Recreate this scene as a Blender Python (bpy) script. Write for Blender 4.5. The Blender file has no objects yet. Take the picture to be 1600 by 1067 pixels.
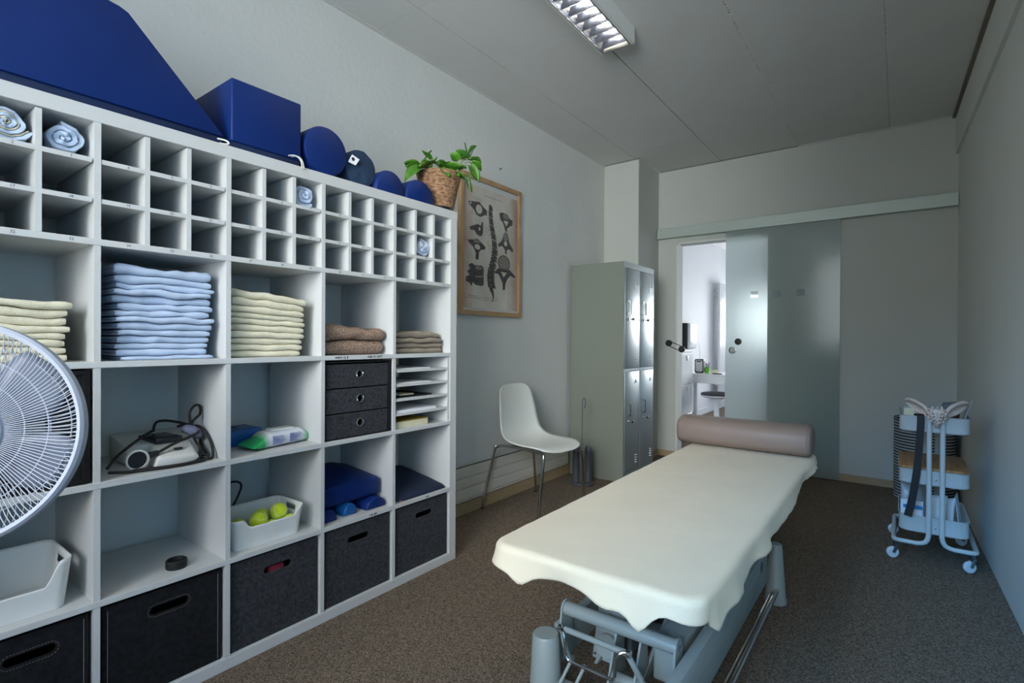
import bpy, bmesh, math, random
from mathutils import Vector, Matrix, noise

PI = math.pi
C = bpy.context.scene.collection
S = bpy.context.scene

# ------------------------------------------------------------------ camera
FPX = 812.06                       # focal length in pixels of a 1600 px wide frame
YAW, PITCH, ROLL = 0.640693, -0.004149, 0.005317
CAM = Vector((2.2011, -1.8667, 1.1016))
_fw = Vector((-math.sin(YAW) * math.cos(PITCH), math.cos(YAW) * math.cos(PITCH), math.sin(PITCH)))
_r = _fw.cross(Vector((0, 0, 1))).normalized()
_u = _r.cross(_fw)
_r2 = math.cos(ROLL) * _r + math.sin(ROLL) * _u
_u2 = -math.sin(ROLL) * _r + math.cos(ROLL) * _u
cam = bpy.data.cameras.new('camera')
cam.sensor_width = 36.0
cam.lens = FPX / 1600 * 36.0
cam.clip_start = 0.05
camo = bpy.data.objects.new('camera', cam)
C.objects.link(camo)
m3 = Matrix((_r2, _u2, -_fw)).transposed()
camo.matrix_world = Matrix.Translation(CAM) @ m3.to_4x4()
S.camera = camo

# ------------------------------------------------------------------ room numbers (metres)
H = 2.705          # ceiling
YF = 2.983         # far wall
YB = -3.0          # wall behind the camera
SPL = -0.025       # the right wall is not quite parallel to the left one


def xr(y):
    return 2.53 + SPL * (y - YF)


# ------------------------------------------------------------------ world: daylight sky outside the windows
S.view_settings.view_transform = 'Standard'
S.view_settings.look = 'None'
S.view_settings.exposure = 0.0
S.view_settings.gamma = 1.0
S.view_settings.use_curve_mapping = False
world = bpy.data.worlds.new('sky')
S.world = world
world.use_nodes = True
wn = world.node_tree.nodes
wl = world.node_tree.links
wn.clear()
wo = wn.new('ShaderNodeOutputWorld')
bg = wn.new('ShaderNodeBackground')
tc = wn.new('ShaderNodeTexCoord')
sep = wn.new('ShaderNodeSeparateXYZ')


def sky_ramp(src, lo, hi, stops):
    m_ = wn.new('ShaderNodeMapRange')
    m_.inputs['From Min'].default_value = lo
    m_.inputs['From Max'].default_value = hi
    wl.new(src, m_.inputs['Value'])
    r_ = wn.new('ShaderNodeValToRGB')
    el = r_.color_ramp.elements
    el[0].position, el[0].color = (stops[0][0] - lo) / (hi - lo), (*stops[0][1], 1)
    el[1].position, el[1].color = (stops[-1][0] - lo) / (hi - lo), (*stops[-1][1], 1)
    for v, c in stops[1:-1]:
        k = el.new((v - lo) / (hi - lo))
        k.color = (*c, 1)
    wl.new(m_.outputs[0], r_.inputs[0])
    return r_.outputs[0]


wl.new(tc.outputs['Generated'], sep.inputs[0])
# by height: ground, house fronts, open sky; hazy on the +X side, clear deep blue on the -X side
hazy = sky_ramp(sep.outputs['Z'], -0.6, 0.8, [(-0.6, (0.52, 0.53, 0.53)), (0.0, (0.72, 0.75, 0.76)), (0.25, (0.86, 0.88, 0.90)), (0.42, (0.80, 0.82, 0.86)), (0.56, (0.25, 0.27, 0.3))])
clear = sky_ramp(sep.outputs['Z'], -0.6, 0.8, [(-0.6, (0.48, 0.50, 0.50)), (0.0, (0.60, 0.64, 0.66)), (0.14, (0.64, 0.70, 0.74)), (0.27, (0.8, 2.3, 4.4)), (0.42, (1.0, 4.6, 10.0)), (0.54, (0.2, 0.28, 0.4))])
side = sky_ramp(sep.outputs['X'], -0.6, 0.3, [(-0.28, (0, 0, 0)), (0.08, (1, 1, 1))])
mixc = wn.new('ShaderNodeMixRGB')
wl.new(side, mixc.inputs[0])
wl.new(clear, mixc.inputs[1])
wl.new(hazy, mixc.inputs[2])
stg = sky_ramp(sep.outputs['X'], -1.0, 1.0, [(-0.6, (0.19,) * 3), (-0.3, (0.19,) * 3), (-0.15, (0.155,) * 3), (0.06, (0.18,) * 3), (0.18, (0.90,) * 3), (0.30, (1.0,) * 3), (0.42, (0.72,) * 3), (0.55, (0.36,) * 3), (0.68, (0.15,) * 3)])
mul = wn.new('ShaderNodeMath')
mul.operation = 'MULTIPLY'
mul.inputs[1].default_value = 38.0       # overall daylight strength
wl.new(stg, mul.inputs[0])
wl.new(mixc.outputs[0], bg.inputs['Color'])
wl.new(mul.outputs[0], bg.inputs['Strength'])
wl.new(bg.outputs[0], wo.inputs['Surface'])


def portal(name, loc, rot, sx, sy):
    l = bpy.data.lights.new(name, 'AREA')
    l.shape = 'RECTANGLE'
    l.size, l.size_y = sx, sy
    l.cycles.is_portal = True
    o = bpy.data.objects.new(name, l)
    o.location = loc
    o.rotation_euler = rot
    C.objects.link(o)


BW = (0.95, 2.56, 1.00, 2.60)           # back window: x0,x1,z0,z1
AW = (4.90, 6.00, 1.15, 2.0)            # neighbouring room's window: y0,y1,z0,z1
AX = 3.2
portal('window_daylight', ((BW[0] + BW[1]) / 2, YB - 0.02, (BW[2] + BW[3]) / 2), (PI / 2, 0, 0), BW[1] - BW[0], BW[3] - BW[2])
EW = (0.02, 2.85, 1.00, 1.90)           # its end window: x0,x1,z0,z1
portal('window_daylight', ((EW[0] + EW[1]) / 2, 7.93, (EW[2] + EW[3]) / 2), (-PI / 2, 0, 0), EW[1] - EW[0], EW[3] - EW[2])
portal('window_daylight', (AX + 0.02, (AW[0] + AW[1]) / 2, (AW[2] + AW[3]) / 2), (PI / 2, 0, PI / 2), AW[1] - AW[0], AW[3] - AW[2])


# ------------------------------------------------------------------ materials
def s2l(c):
    return tuple(((v / 255) / 12.92 if v / 255 <= 0.04045 else ((v / 255 + 0.055) / 1.055) ** 2.4) for v in c)


def mat(name, rgb, rough=0.6, metal=0.0, var=0.0, vscale=8.0, bump=0.0, bscale=200.0, spec=0.5, rgb2=None, detail=3.0,
        stretch=None, sheen=0.0, coat=0.0, bdist=0.002, coord='Object'):
    m = bpy.data.materials.new(name)
    m.use_nodes = True
    nt = m.node_tree
    b = nt.nodes['Principled BSDF']
    c = s2l(rgb)
    b.inputs['Base Color'].default_value = (*c, 1)
    b.inputs['Roughness'].default_value = rough
    b.inputs['Metallic'].default_value = metal
    b.inputs['Specular IOR Level'].default_value = spec
    if sheen:
        b.inputs['Sheen Weight'].default_value = sheen
    if coat:
        b.inputs['Coat Weight'].default_value = coat
        b.inputs['Coat Roughness'].default_value = 0.08
    t = nt.nodes.new('ShaderNodeTexCoord')
    src = t.outputs[coord]
    if stretch:
        mp = nt.nodes.new('ShaderNodeMapping')
        mp.inputs['Scale'].default_value = stretch
        nt.links.new(src, mp.inputs['Vector'])
        src = mp.outputs[0]
    if var or rgb2:
        n = nt.nodes.new('ShaderNodeTexNoise')
        n.inputs['Scale'].default_value = vscale
        n.inputs['Detail'].default_value = detail
        nt.links.new(src, n.inputs['Vector'])
        r = nt.nodes.new('ShaderNodeValToRGB')
        c2 = s2l(rgb2) if rgb2 else tuple(v * (1 - var) for v in c)
        c1 = c if rgb2 else tuple(min(1, v * (1 + var)) for v in c)
        r.color_ramp.elements[0].position = 0.32
        r.color_ramp.elements[1].position = 0.68
        r.color_ramp.elements[0].color = (*c2, 1)
        r.color_ramp.elements[1].color = (*c1, 1)
        nt.links.new(n.outputs['Fac'], r.inputs[0])
        nt.links.new(r.outputs[0], b.inputs['Base Color'])
    if bump:
        n2 = nt.nodes.new('ShaderNodeTexNoise')
        n2.inputs['Scale'].default_value = bscale
        n2.inputs['Detail'].default_value = 4
        nt.links.new(src, n2.inputs['Vector'])
        bp = nt.nodes.new('ShaderNodeBump')
        bp.inputs['Strength'].default_value = bump
        bp.inputs['Distance'].default_value = bdist
        nt.links.new(n2.outputs['Fac'], bp.inputs['Height'])
        nt.links.new(bp.outputs[0], b.inputs['Normal'])
    return m


M = {}
M['wall'] = mat('white_plaster', (214, 216, 211), 0.85, var=0.02, vscale=3, bump=0.6, bscale=42, bdist=0.004)
M['wall_smooth'] = mat('white_paint', (210, 212, 206), 0.75, var=0.015, vscale=3, bump=0.08, bscale=150)
M['wall_darker'] = mat('darker_wall_paint', (186, 189, 181), 0.75, var=0.015, vscale=3, bump=0.08, bscale=150)  # far wall and pillar: a darker tone than the other walls
M['wall_adj'] = mat('white_paint_neighbouring_room', (212, 213, 216), 0.75, var=0.02, vscale=2)
M['ceil'] = mat('ceiling_panel', (208, 208, 204), 0.8, var=0.012, vscale=4, bump=0.05, bscale=300)
M['gap'] = mat('dark_joint', (10, 10, 10), 0.9, var=0.1)
M['brown_joint'] = mat('brown_joint', (118, 108, 94), 0.8, var=0.08)
M['floor'] = mat('speckled_carpet', (138, 124, 108), 0.95, rgb2=(66, 57, 48), vscale=190, detail=2.5, bump=0.5, bscale=260, spec=0.15)
M['base_wood'] = mat('pale_wood_skirting', (166, 146, 112), 0.55, var=0.12, vscale=6, stretch=(3, 3, 30))
M['cream_trunk'] = mat('cream_panel', (212, 208, 194), 0.6, var=0.02, vscale=3)
M['shelf'] = mat('white_laminate', (200, 202, 200), 0.42, var=0.012, vscale=12, bump=0.03, bscale=60, stretch=(1, 1, 12))
M['ink'] = mat('black_ink', (38, 38, 40), 0.7, var=0.1)
M['felt'] = mat('charcoal_felt', (62, 64, 68), 0.97, rgb2=(40, 42, 46), vscale=90, bump=0.5, bscale=240, spec=0.1, sheen=0.1)
M['felt_black'] = mat('black_fabric', (36, 37, 39), 0.95, rgb2=(26, 27, 29), vscale=70, bump=0.3, bscale=300, spec=0.1)
M['stitch'] = mat('grey_thread', (122, 118, 118), 0.8, var=0.2, vscale=300)
M['black'] = mat('black_plastic', (20, 20, 22), 0.45, var=0.1)
M['rubber'] = mat('black_rubber', (16, 16, 17), 0.6, var=0.1)
M['blue'] = mat('blue_vinyl', (1, 36, 98), 0.5, spec=0.3, var=0.06, vscale=5, bump=0.12, bscale=260, bdist=0.0006)
M['blue_zip'] = mat('dark_blue_base_fabric', (2, 28, 68), 0.6, var=0.08, vscale=20)
M['navy'] = mat('navy_cotton', (24, 50, 78), 0.9, var=0.12, vscale=9, bump=0.3, bscale=40, bdist=0.004)
M['navy_dark'] = mat('dark_navy_fabric', (12, 30, 56), 0.75, var=0.1, vscale=9, bump=0.2, bscale=60)
M['cord'] = mat('white_cord', (206, 206, 200), 0.8, var=0.08)
M['towel_cream'] = mat('cream_terry', (226, 219, 192), 0.98, var=0.05, vscale=60, bump=0.9, bscale=330, spec=0.1, sheen=0.25)
M['sheet_blue'] = mat('light_blue_cotton', (184, 200, 222), 0.92, var=0.06, vscale=14, bump=0.35, bscale=38, spec=0.15, bdist=0.006)
M['sheet_blue_white'] = mat('blue_white_cotton', (176, 196, 226), 0.92, rgb2=(226, 228, 230), vscale=26, bump=0.35, bscale=38, spec=0.15)
M['blanket'] = mat('brown_knit', (176, 152, 134), 0.97, rgb2=(108, 86, 72), vscale=210, detail=1, bump=1.0, bscale=220, spec=0.1)
M['taupe'] = mat('taupe_cotton', (150, 139, 124), 0.94, var=0.08, vscale=16, bump=0.3, bscale=45, spec=0.12)
M['pbin'] = mat('white_polypropylene', (224, 226, 222), 0.35, var=0.01, vscale=6)
M['tennis'] = mat('yellow_felt', (206, 224, 40), 0.95, var=0.1, vscale=90, bump=0.7, bscale=420, sheen=0.3)
M['seam'] = mat('pale_rubber_seam', (216, 222, 170), 0.7, var=0.05)
M['dev'] = mat('grey_device_plastic', (206, 205, 198), 0.4, var=0.02)
M['dev_dark'] = mat('dark_display', (34, 34, 36), 0.25, var=0.05)
M['mouse'] = mat('grey_blue_plastic', (112, 114, 138), 0.5, var=0.03)
M['chrome'] = mat('chrome', (205, 206, 206), 0.12, metal=1.0, var=0.02)
M['steel'] = mat('brushed_steel', (170, 172, 172), 0.32, metal=1.0, var=0.05, vscale=30)
M['zinc'] = mat('zinc_caster', (128, 140, 148), 0.3, metal=1.0, var=0.08)
M['chair'] = mat('white_chair_shell', (216, 219, 212), 0.38, var=0.01, vscale=4)
M['lock_side'] = mat('grey_green_paint', (120, 126, 114), 0.5, var=0.015, vscale=5)
M['lock_door'] = mat('silver_grey_lacquer', (146, 156, 158), 0.34, metal=0.55, var=0.02, vscale=4)
M['oak'] = mat('oak_frame', (190, 158, 118), 0.5, rgb2=(168, 134, 94), vscale=7, stretch=(6, 6, 1.2))
M['oak_h'] = mat('oak_frame_rail', (190, 158, 118), 0.5, rgb2=(168, 134, 94), vscale=7, stretch=(6, 1.2, 6))
M['mount'] = mat('white_mount', (208, 210, 208), 0.4, var=0.01)
M['print_ink'] = mat('dark_engraving_ink', (44, 42, 42), 0.5, rgb2=(98, 94, 90), vscale=130, detail=2)
M['print_grey'] = mat('grey_engraving_ink', (158, 152, 144), 0.5, rgb2=(96, 94, 90), vscale=160, detail=2)
M['print_line'] = mat('faint_ink', (126, 118, 108), 0.6, var=0.1)
M['table_grey'] = mat('grey_blue_enamel', (146, 156, 152), 0.38, var=0.02, vscale=6)
M['table_dark'] = mat('dark_grey_plastic', (96, 106, 112), 0.5, var=0.04)
M['sheet_cream'] = mat('cream_terry_cover', (230, 218, 190), 0.96, var=0.03, vscale=5, bump=0.45, bscale=210, spec=0.1, sheen=0.2)
M['bolster'] = mat('taupe_vinyl', (150, 132, 122), 0.48, var=0.04, vscale=7, bump=0.12, bscale=180)
M['pad'] = mat('grey_upholstery', (168, 166, 160), 0.6, var=0.03)
M['trolley'] = mat('white_powder_coat', (192, 196, 194), 0.38, var=0.01, vscale=6)
M['wheel'] = mat('white_nylon', (216, 218, 220), 0.4, var=0.02)
M['bamboo'] = mat('bamboo_lid', (182, 134, 84), 0.5, rgb2=(140, 96, 54), vscale=5, stretch=(10, 1.2, 4))
M['bone'] = mat('bone_plastic', (222, 208, 196), 0.55, rgb2=(206, 186, 174), vscale=22)
M['bone_red'] = mat('pink_cartilage', (190, 130, 120), 0.55, var=0.1)
M['paper'] = mat('white_paper', (226, 228, 232), 0.8, var=0.02, vscale=20)
M['paper_cream'] = mat('cream_paper', (214, 208, 176), 0.8, var=0.05, vscale=20)
M['yellow_board'] = mat('yellow_cover', (150, 132, 40), 0.6, var=0.06)
M['bluepk'] = mat('blue_packaging', (40, 124, 190), 0.35, var=0.06)
M['wipes_blue'] = mat('blue_case', (16, 84, 150), 0.35, var=0.05)
M['green_lid'] = mat('green_plastic', (96, 176, 48), 0.35, var=0.04)
M['leaf'] = mat('green_leaf', (92, 150, 36), 0.4, rgb2=(44, 96, 24), vscale=14, coat=0.15)
M['stem'] = mat('pale_green_stem', (132, 160, 84), 0.5, var=0.08)
M['soil'] = mat('dark_soil', (40, 32, 26), 0.95, var=0.2, vscale=60)
M['rope'] = mat('natural_seagrass', (186, 148, 112), 0.9, rgb2=(112, 82, 58), vscale=46, stretch=(1, 1, 2.2), bump=1.0, bscale=90, bdist=0.005)
M['alu'] = mat('anodised_aluminium', (172, 184, 176), 0.42, metal=0.35, var=0.02, stretch=(0.3, 1, 6))
M['fan'] = mat('white_fan_plastic', (160, 166, 178), 0.4, var=0.01)
M['fan_blade'] = mat('pale_grey_fan_blade', (104, 112, 126), 0.4, var=0.02)
M['stand_grey'] = mat('dark_grey_stand_plastic', (72, 74, 78), 0.5, var=0.04)
M['white_gloss'] = mat('white_gloss_lacquer', (226, 228, 230), 0.18, var=0.01)
M['cushion_dark'] = mat('dark_grey_seat_fabric', (62, 62, 68), 0.9, var=0.08, vscale=40, bump=0.2)
M['radio_grey'] = mat('silver_radio_front', (178, 182, 180), 0.45, var=0.05, vscale=200)
M['plastic_clear_grey'] = mat('smoky_plastic_sleeve', (150, 150, 156), 0.15, var=0.1, vscale=18)


M['mirror'] = mat('satin_mirror', (158, 164, 178), 0.2, metal=0.95, var=0.02)


def glass_mat(name, tint, alpha_mix=0.5, rough=0.03):
    m = bpy.data.materials.new(name)
    m.use_nodes = True
    nt = m.node_tree
    nt.nodes.clear()
    out = nt.nodes.new('ShaderNodeOutputMaterial')
    tr = nt.nodes.new('ShaderNodeBsdfTransparent')
    tr.inputs['Color'].default_value = (*tint, 1)
    pr = nt.nodes.new('ShaderNodeBsdfPrincipled')
    pr.inputs['Base Color'].default_value = (*tint, 1)
    pr.inputs['Roughness'].default_value = rough
    n = nt.nodes.new('ShaderNodeTexNoise')
    n.inputs['Scale'].default_value = 25
    bp = nt.nodes.new('ShaderNodeBump')
    bp.inputs['Strength'].default_value = 0.5
    nt.links.new(n.outputs['Fac'], bp.inputs['Height'])
    nt.links.new(bp.outputs[0], pr.inputs['Normal'])
    mx = nt.nodes.new('ShaderNodeMixShader')
    mx.inputs[0].default_value = 1 - alpha_mix
    nt.links.new(tr.outputs[0], mx.inputs[1])
    nt.links.new(pr.outputs[0], mx.inputs[2])
    nt.links.new(mx.outputs[0], out.inputs['Surface'])
    return m


M['bag'] = glass_mat('clear_plastic_bag', (0.75, 0.78, 0.8), 0.55, 0.15)
M['sleeve'] = glass_mat('clear_plastic_sleeve', (0.62, 0.64, 0.68), 0.4, 0.1)


def frosted():
    m = bpy.data.materials.new('frosted_glass')
    m.use_nodes = True
    nt = m.node_tree
    nt.nodes.clear()
    out = nt.nodes.new('ShaderNodeOutputMaterial')
    rf = nt.nodes.new('ShaderNodeBsdfRefraction')
    rf.inputs['Color'].default_value = (0.90, 0.95, 0.95, 1)
    rf.inputs['IOR'].default_value = 1.15
    df = nt.nodes.new('ShaderNodeBsdfDiffuse')
    df.inputs['Color'].default_value = (0.50, 0.57, 0.52, 1)
    tl = nt.nodes.new('ShaderNodeBsdfTranslucent')
    tl.inputs['Color'].default_value = (0.78, 0.86, 0.86, 1)
    gl = nt.nodes.new('ShaderNodeBsdfGlossy')
    gl.inputs['Roughness'].default_value = 0.12
    fr = nt.nodes.new('ShaderNodeFresnel')
    fr.inputs['IOR'].default_value = 1.5
    # three small clear squares are left unfrosted in the pane
    t = nt.nodes.new('ShaderNodeTexCoord')
    sp = nt.nodes.new('ShaderNodeSeparateXYZ')
    nt.links.new(t.outputs['Object'], sp.inputs[0])

    def mth(op, a, b):
        n = nt.nodes.new('ShaderNodeMath')
        n.operation = op
        for i, v in enumerate((a, b)):
            if v is None:
                continue
            if isinstance(v, (int, float)):
                n.inputs[i].default_value = v
            else:
                nt.links.new(v, n.inputs[i])
        return n.outputs[0]
    inx = None
    for cx in (-0.193, -0.02, 0.155):
        d = mth('ABSOLUTE', mth('SUBTRACT', sp.outputs['X'], cx), None)
        k = mth('LESS_THAN', d, 0.03)
        inx = k if inx is None else mth('MAXIMUM', inx, k)
    inz = mth('LESS_THAN', mth('ABSOLUTE', mth('SUBTRACT', sp.outputs['Z'], 1.497), None), 0.027)
    sq = mth('MULTIPLY', inx, inz)
    rr = mth('MULTIPLY', mth('SUBTRACT', 1.0, sq), 0.55)
    nt.links.new(rr, rf.inputs['Roughness'])
    m1 = nt.nodes.new('ShaderNodeMixShader')
    m1.inputs[0].default_value = 0.30
    nt.links.new(rf.outputs[0], m1.inputs[1])
    nt.links.new(tl.outputs[0], m1.inputs[2])
    m2 = nt.nodes.new('ShaderNodeMixShader')
    fac = mth('MULTIPLY', mth('SUBTRACT', 1.0, sq), 0.22)
    nt.links.new(fac, m2.inputs[0])
    nt.links.new(m1.outputs[0], m2.inputs[1])
    nt.links.new(df.outputs[0], m2.inputs[2])
    m3_ = nt.nodes.new('ShaderNodeMixShader')
    nt.links.new(fr.outputs[0], m3_.inputs[0])
    nt.links.new(m2.outputs[0], m3_.inputs[1])
    nt.links.new(gl.outputs[0], m3_.inputs[2])
    nt.links.new(m3_.outputs[0], out.inputs['Surface'])
    return m


M['frosted'] = frosted()


def emit_mat(name, col, strength):
    m = bpy.data.materials.new(name)
    m.use_nodes = True
    nt = m.node_tree
    b = nt.nodes['Principled BSDF']
    b.inputs['Base Color'].default_value = (*col, 1)
    b.inputs['Emission Color'].default_value = (*col, 1)
    b.inputs['Emission Strength'].default_value = strength
    return m


M['tube'] = emit_mat('fluorescent_tube', (1.0, 0.90, 0.74), 55.0)


def stripe_mat():
    m = mat('black_white_striped_fabric', (190, 192, 190), 0.9)
    nt = m.node_tree
    b = nt.nodes['Principled BSDF']
    t = nt.nodes.new('ShaderNodeTexCoord')
    w = nt.nodes.new('ShaderNodeTexWave')
    w.wave_type = 'BANDS'
    w.bands_direction = 'Z'
    w.inputs['Scale'].default_value = 15.5
    w.inputs['Distortion'].default_value = 0.15
    r = nt.nodes.new('ShaderNodeValToRGB')
    r.color_ramp.interpolation = 'CONSTANT'
    r.color_ramp.elements[0].color = (*s2l((30, 31, 36)), 1)
    r.color_ramp.elements[1].position = 0.42
    r.color_ramp.elements[1].color = (*s2l((168, 170, 168)), 1)
    nt.links.new(t.outputs['Object'], w.inputs['Vector'])
    nt.links.new(w.outputs['Fac'], r.inputs[0])
    nt.links.new(r.outputs[0], b.inputs['Base Color'])
    return m


M['stripe'] = stripe_mat()


def print_mat():
    m = mat('aged_print_paper', (222, 216, 204), 0.38, rgb2=(196, 188, 174), vscale=5, detail=6)
    nt = m.node_tree
    b = nt.nodes['Principled BSDF']
    src = b.inputs['Base Color'].links[0].from_socket
    t = nt.nodes.new('ShaderNodeTexCoord')
    sp = nt.nodes.new('ShaderNodeSeparateXYZ')
    nt.links.new(t.outputs['Object'], sp.inputs[0])
    ab = nt.nodes.new('ShaderNodeMath')
    ab.operation = 'ABSOLUTE'
    nt.links.new(sp.outputs['Y'], ab.inputs[0])
    nz = nt.nodes.new('ShaderNodeTexNoise')
    nz.inputs['Scale'].default_value = 9
    nt.links.new(t.outputs['Object'], nz.inputs['Vector'])
    ad = nt.nodes.new('ShaderNodeMath')
    ad.operation = 'MULTIPLY_ADD'
    ad.inputs[1].default_value = 0.10
    nt.links.new(nz.outputs['Fac'], ad.inputs[0])
    nt.links.new(ab.outputs[0], ad.inputs[2])
    mr_ = nt.nodes.new('ShaderNodeMapRange')
    mr_.inputs['From Min'].default_value = 0.23
    mr_.inputs['From Max'].default_value = 0.35
    nt.links.new(ad.outputs[0], mr_.inputs['Value'])
    mx = nt.nodes.new('ShaderNodeMixRGB')
    mx.inputs[2].default_value = (*s2l((170, 138, 122)), 1)
    nt.links.new(mr_.outputs[0], mx.inputs[0])
    nt.links.new(src, mx.inputs[1])
    nt.links.new(mx.outputs[0], b.inputs['Base Color'])
    return m


M['print'] = print_mat()


def wipes_mat():
    m = mat('green_white_film', (214, 218, 222), 0.22, var=0.02, vscale=20)
    nt = m.node_tree
    b = nt.nodes['Principled BSDF']
    src = b.inputs['Base Color'].links[0].from_socket
    t = nt.nodes.new('ShaderNodeTexCoord')
    sp = nt.nodes.new('ShaderNodeSeparateXYZ')
    nt.links.new(t.outputs['Object'], sp.inputs[0])
    ab = nt.nodes.new('ShaderNodeMath')
    ab.operation = 'ABSOLUTE'
    nt.links.new(sp.outputs['Y'], ab.inputs[0])
    mr_ = nt.nodes.new('ShaderNodeMapRange')
    mr_.inputs['From Min'].default_value = 0.072
    mr_.inputs['From Max'].default_value = 0.098
    nt.links.new(ab.outputs[0], mr_.inputs['Value'])
    mx = nt.nodes.new('ShaderNodeMixRGB')
    mx.inputs[2].default_value = (*s2l((40, 160, 92)), 1)
    nt.links.new(mr_.outputs[0], mx.inputs[0])
    nt.links.new(src, mx.inputs[1])
    nt.links.new(mx.outputs[0], b.inputs['Base Color'])
    return m


M['wipes'] = wipes_mat()

# ------------------------------------------------------------------ mesh helpers
WLOC = {}


class B:
    """collects shapes in one bmesh, linked as ONE object by build()"""

    def __init__(self):
        self.bm = bmesh.new()

    def box(self, x0, x1, y0, y1, z0, z1, bev=0.0, seg=2, mi=0):
        bm = self.bm
        vs = [bm.verts.new((x, y, z)) for x in (x0, x1) for y in (y0, y1) for z in (z0, z1)]
        fs = [bm.faces.new([vs[i] for i in q]) for q in ((0, 1, 3, 2), (4, 6, 7, 5), (0, 4, 5, 1), (2, 3, 7, 6), (0, 2, 6, 4), (1, 5, 7, 3))]
        for f in fs:
            f.material_index = mi
        if bev > 0:
            es = list({e_ for f in fs for e_ in f.edges})
            bmesh.ops.bevel(bm, geom=es, offset=bev, segments=seg, profile=0.5, affect='EDGES')
        return self

    def prism(self, pts0, pts1, mi=0, bev=0.0, seg=2):
        bm = self.bm
        a = [bm.verts.new(p) for p in pts0]
        b = [bm.verts.new(p) for p in pts1]
        n = len(a)
        fs = [bm.faces.new(a), bm.faces.new(list(reversed(b)))]
        for i in range(n):
            fs.append(bm.faces.new((a[i], b[i], b[(i + 1) % n], a[(i + 1) % n])))
        for f in fs:
            f.material_index = mi
        if bev > 0:
            es = list({e_ for f in fs for e_ in f.edges})
            bmesh.ops.bevel(bm, geom=es, offset=bev, segments=seg, profile=0.5, affect='EDGES', clamp_overlap=True)
        return self

    def loft(self, rings, cap0=True, cap1=True, closed=False, mi=0, flip=False):
        bm = self.bm
        R = [[bm.verts.new(p) for p in r] for r in rings]
        n = len(R[0])
        m = len(R)
        for j in range(m if closed else m - 1):
            a, b = R[j], R[(j + 1) % m]
            for i in range(n):
                f = bm.faces.new((a[i], a[(i + 1) % n], b[(i + 1) % n], b[i]))
                f.material_index = mi
        if not closed:
            if cap0:
                bm.faces.new(list(reversed(R[0]))).material_index = mi
            if cap1:
                bm.faces.new(R[-1]).material_index = mi
        return self

    def sheet(self, grid, mi=0):
        bm = self.bm
        R = [[bm.verts.new(p) for p in r] for r in grid]
        for j in range(len(R) - 1):
            for i in range(len(R[0]) - 1):
                f = bm.faces.new((R[j][i], R[j][i + 1], R[j + 1][i + 1], R[j + 1][i]))
                f.material_index = mi
        return self

    def tube(self, pts, r, n=10, closed=False, mi=0, cap=True):
        pts = [Vector(p) for p in pts]
        rs = r if isinstance(r, (list, tuple)) else [r] * len(pts)
        m = len(pts)
        T = []
        for i in range(m):
            if closed:
                t = pts[(i + 1) % m] - pts[i - 1]
            else:
                t = pts[min(i + 1, m - 1)] - pts[max(i - 1, 0)]
            T.append(t.normalized() if t.length > 1e-9 else Vector((0, 0, 1)))
        up = Vector((0, 0, 1)) if abs(T[0].z) < 0.9 else Vector((1, 0, 0))
        nrm = (up - T[0] * up.dot(T[0])).normalized()
        rings = []
        for i in range(m):
            nrm = nrm - T[i] * nrm.dot(T[i])
            nrm = nrm.normalized() if nrm.length > 1e-6 else T[i].orthogonal().normalized()
            bn = T[i].cross(nrm)
            rings.append([pts[i] + rs[i] * (math.cos(2 * PI * k / n) * nrm + math.sin(2 * PI * k / n) * bn) for k in range(n)])
        return self.loft(rings, cap, cap, closed, mi)

    def cyl(self, p0, p1, r0, r1=None, n=24, mi=0):
        r1 = r0 if r1 is None else r1
        return self.tube([p0, p1], [r0, r1], n, mi=mi)

    def lathe(self, prof, c=(0, 0, 0), n=32, axis='Z', cap0=True, cap1=True, mi=0):
        rings = []
        for r, h in prof:
            ring = []
            for k in range(n):
                a = 2 * PI * k / n
                if axis == 'Z':
                    p = (c[0] + r * math.cos(a), c[1] + r * math.sin(a), c[2] + h)
                elif axis == 'Y':
                    p = (c[0] + r * math.cos(a), c[1] + h, c[2] + r * math.sin(a))
                else:
                    p = (c[0] + h, c[1] + r * math.cos(a), c[2] + r * math.sin(a))
                ring.append(p)
            rings.append(ring)
        return self.loft(rings, cap0, cap1, mi=mi)

    def ellipsoid(self, c, rx, ry, rz, n=20, m=12, rot=None, mi=0, zmin=-1.0):
        rings = []
        for j in range(1, m):
            ph = -PI / 2 + PI * j / m
            ring = []
            for k in range(n):
                a = 2 * PI * k / n
                v = Vector((rx * math.cos(ph) * math.cos(a), ry * math.cos(ph) * math.sin(a), rz * max(zmin, math.sin(ph))))
                if rot:
                    v = rot @ v
                ring.append(Vector(c) + v)
            rings.append(ring)
        return self.loft(rings, mi=mi)

    def plate(self, outer, holes, f0, f1, mi=0):
        """flat plate with holes: f0/f1 map a 2-d point to the two faces"""
        bm = self.bm
        loops0 = []
        edges = []
        for lp in [outer] + holes:
            vs = [bm.verts.new(f0(p)) for p in lp]
            loops0.append(vs)
            for i in range(len(vs)):
                edges.append(bm.edges.new((vs[i], vs[(i + 1) % len(vs)])))
        r = bmesh.ops.triangle_fill(bm, edges=edges, use_beauty=True)
        fs = [g for g in r['geom'] if isinstance(g, bmesh.types.BMFace)]
        vmap = {}
        for lp, vs in zip([outer] + holes, loops0):
            for p, v in zip(lp, vs):
                vmap[v] = bm.verts.new(f1(p))
        for f in fs:
            f.material_index = mi
            bm.faces.new([vmap[v] for v in reversed(f.verts)]).material_index = mi
        for vs in loops0:
            n = len(vs)
            for i in range(n):
                a, b = vs[i], vs[(i + 1) % n]
                bm.faces.new((a, b, vmap[b], vmap[a])).material_index = mi
        return self

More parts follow.
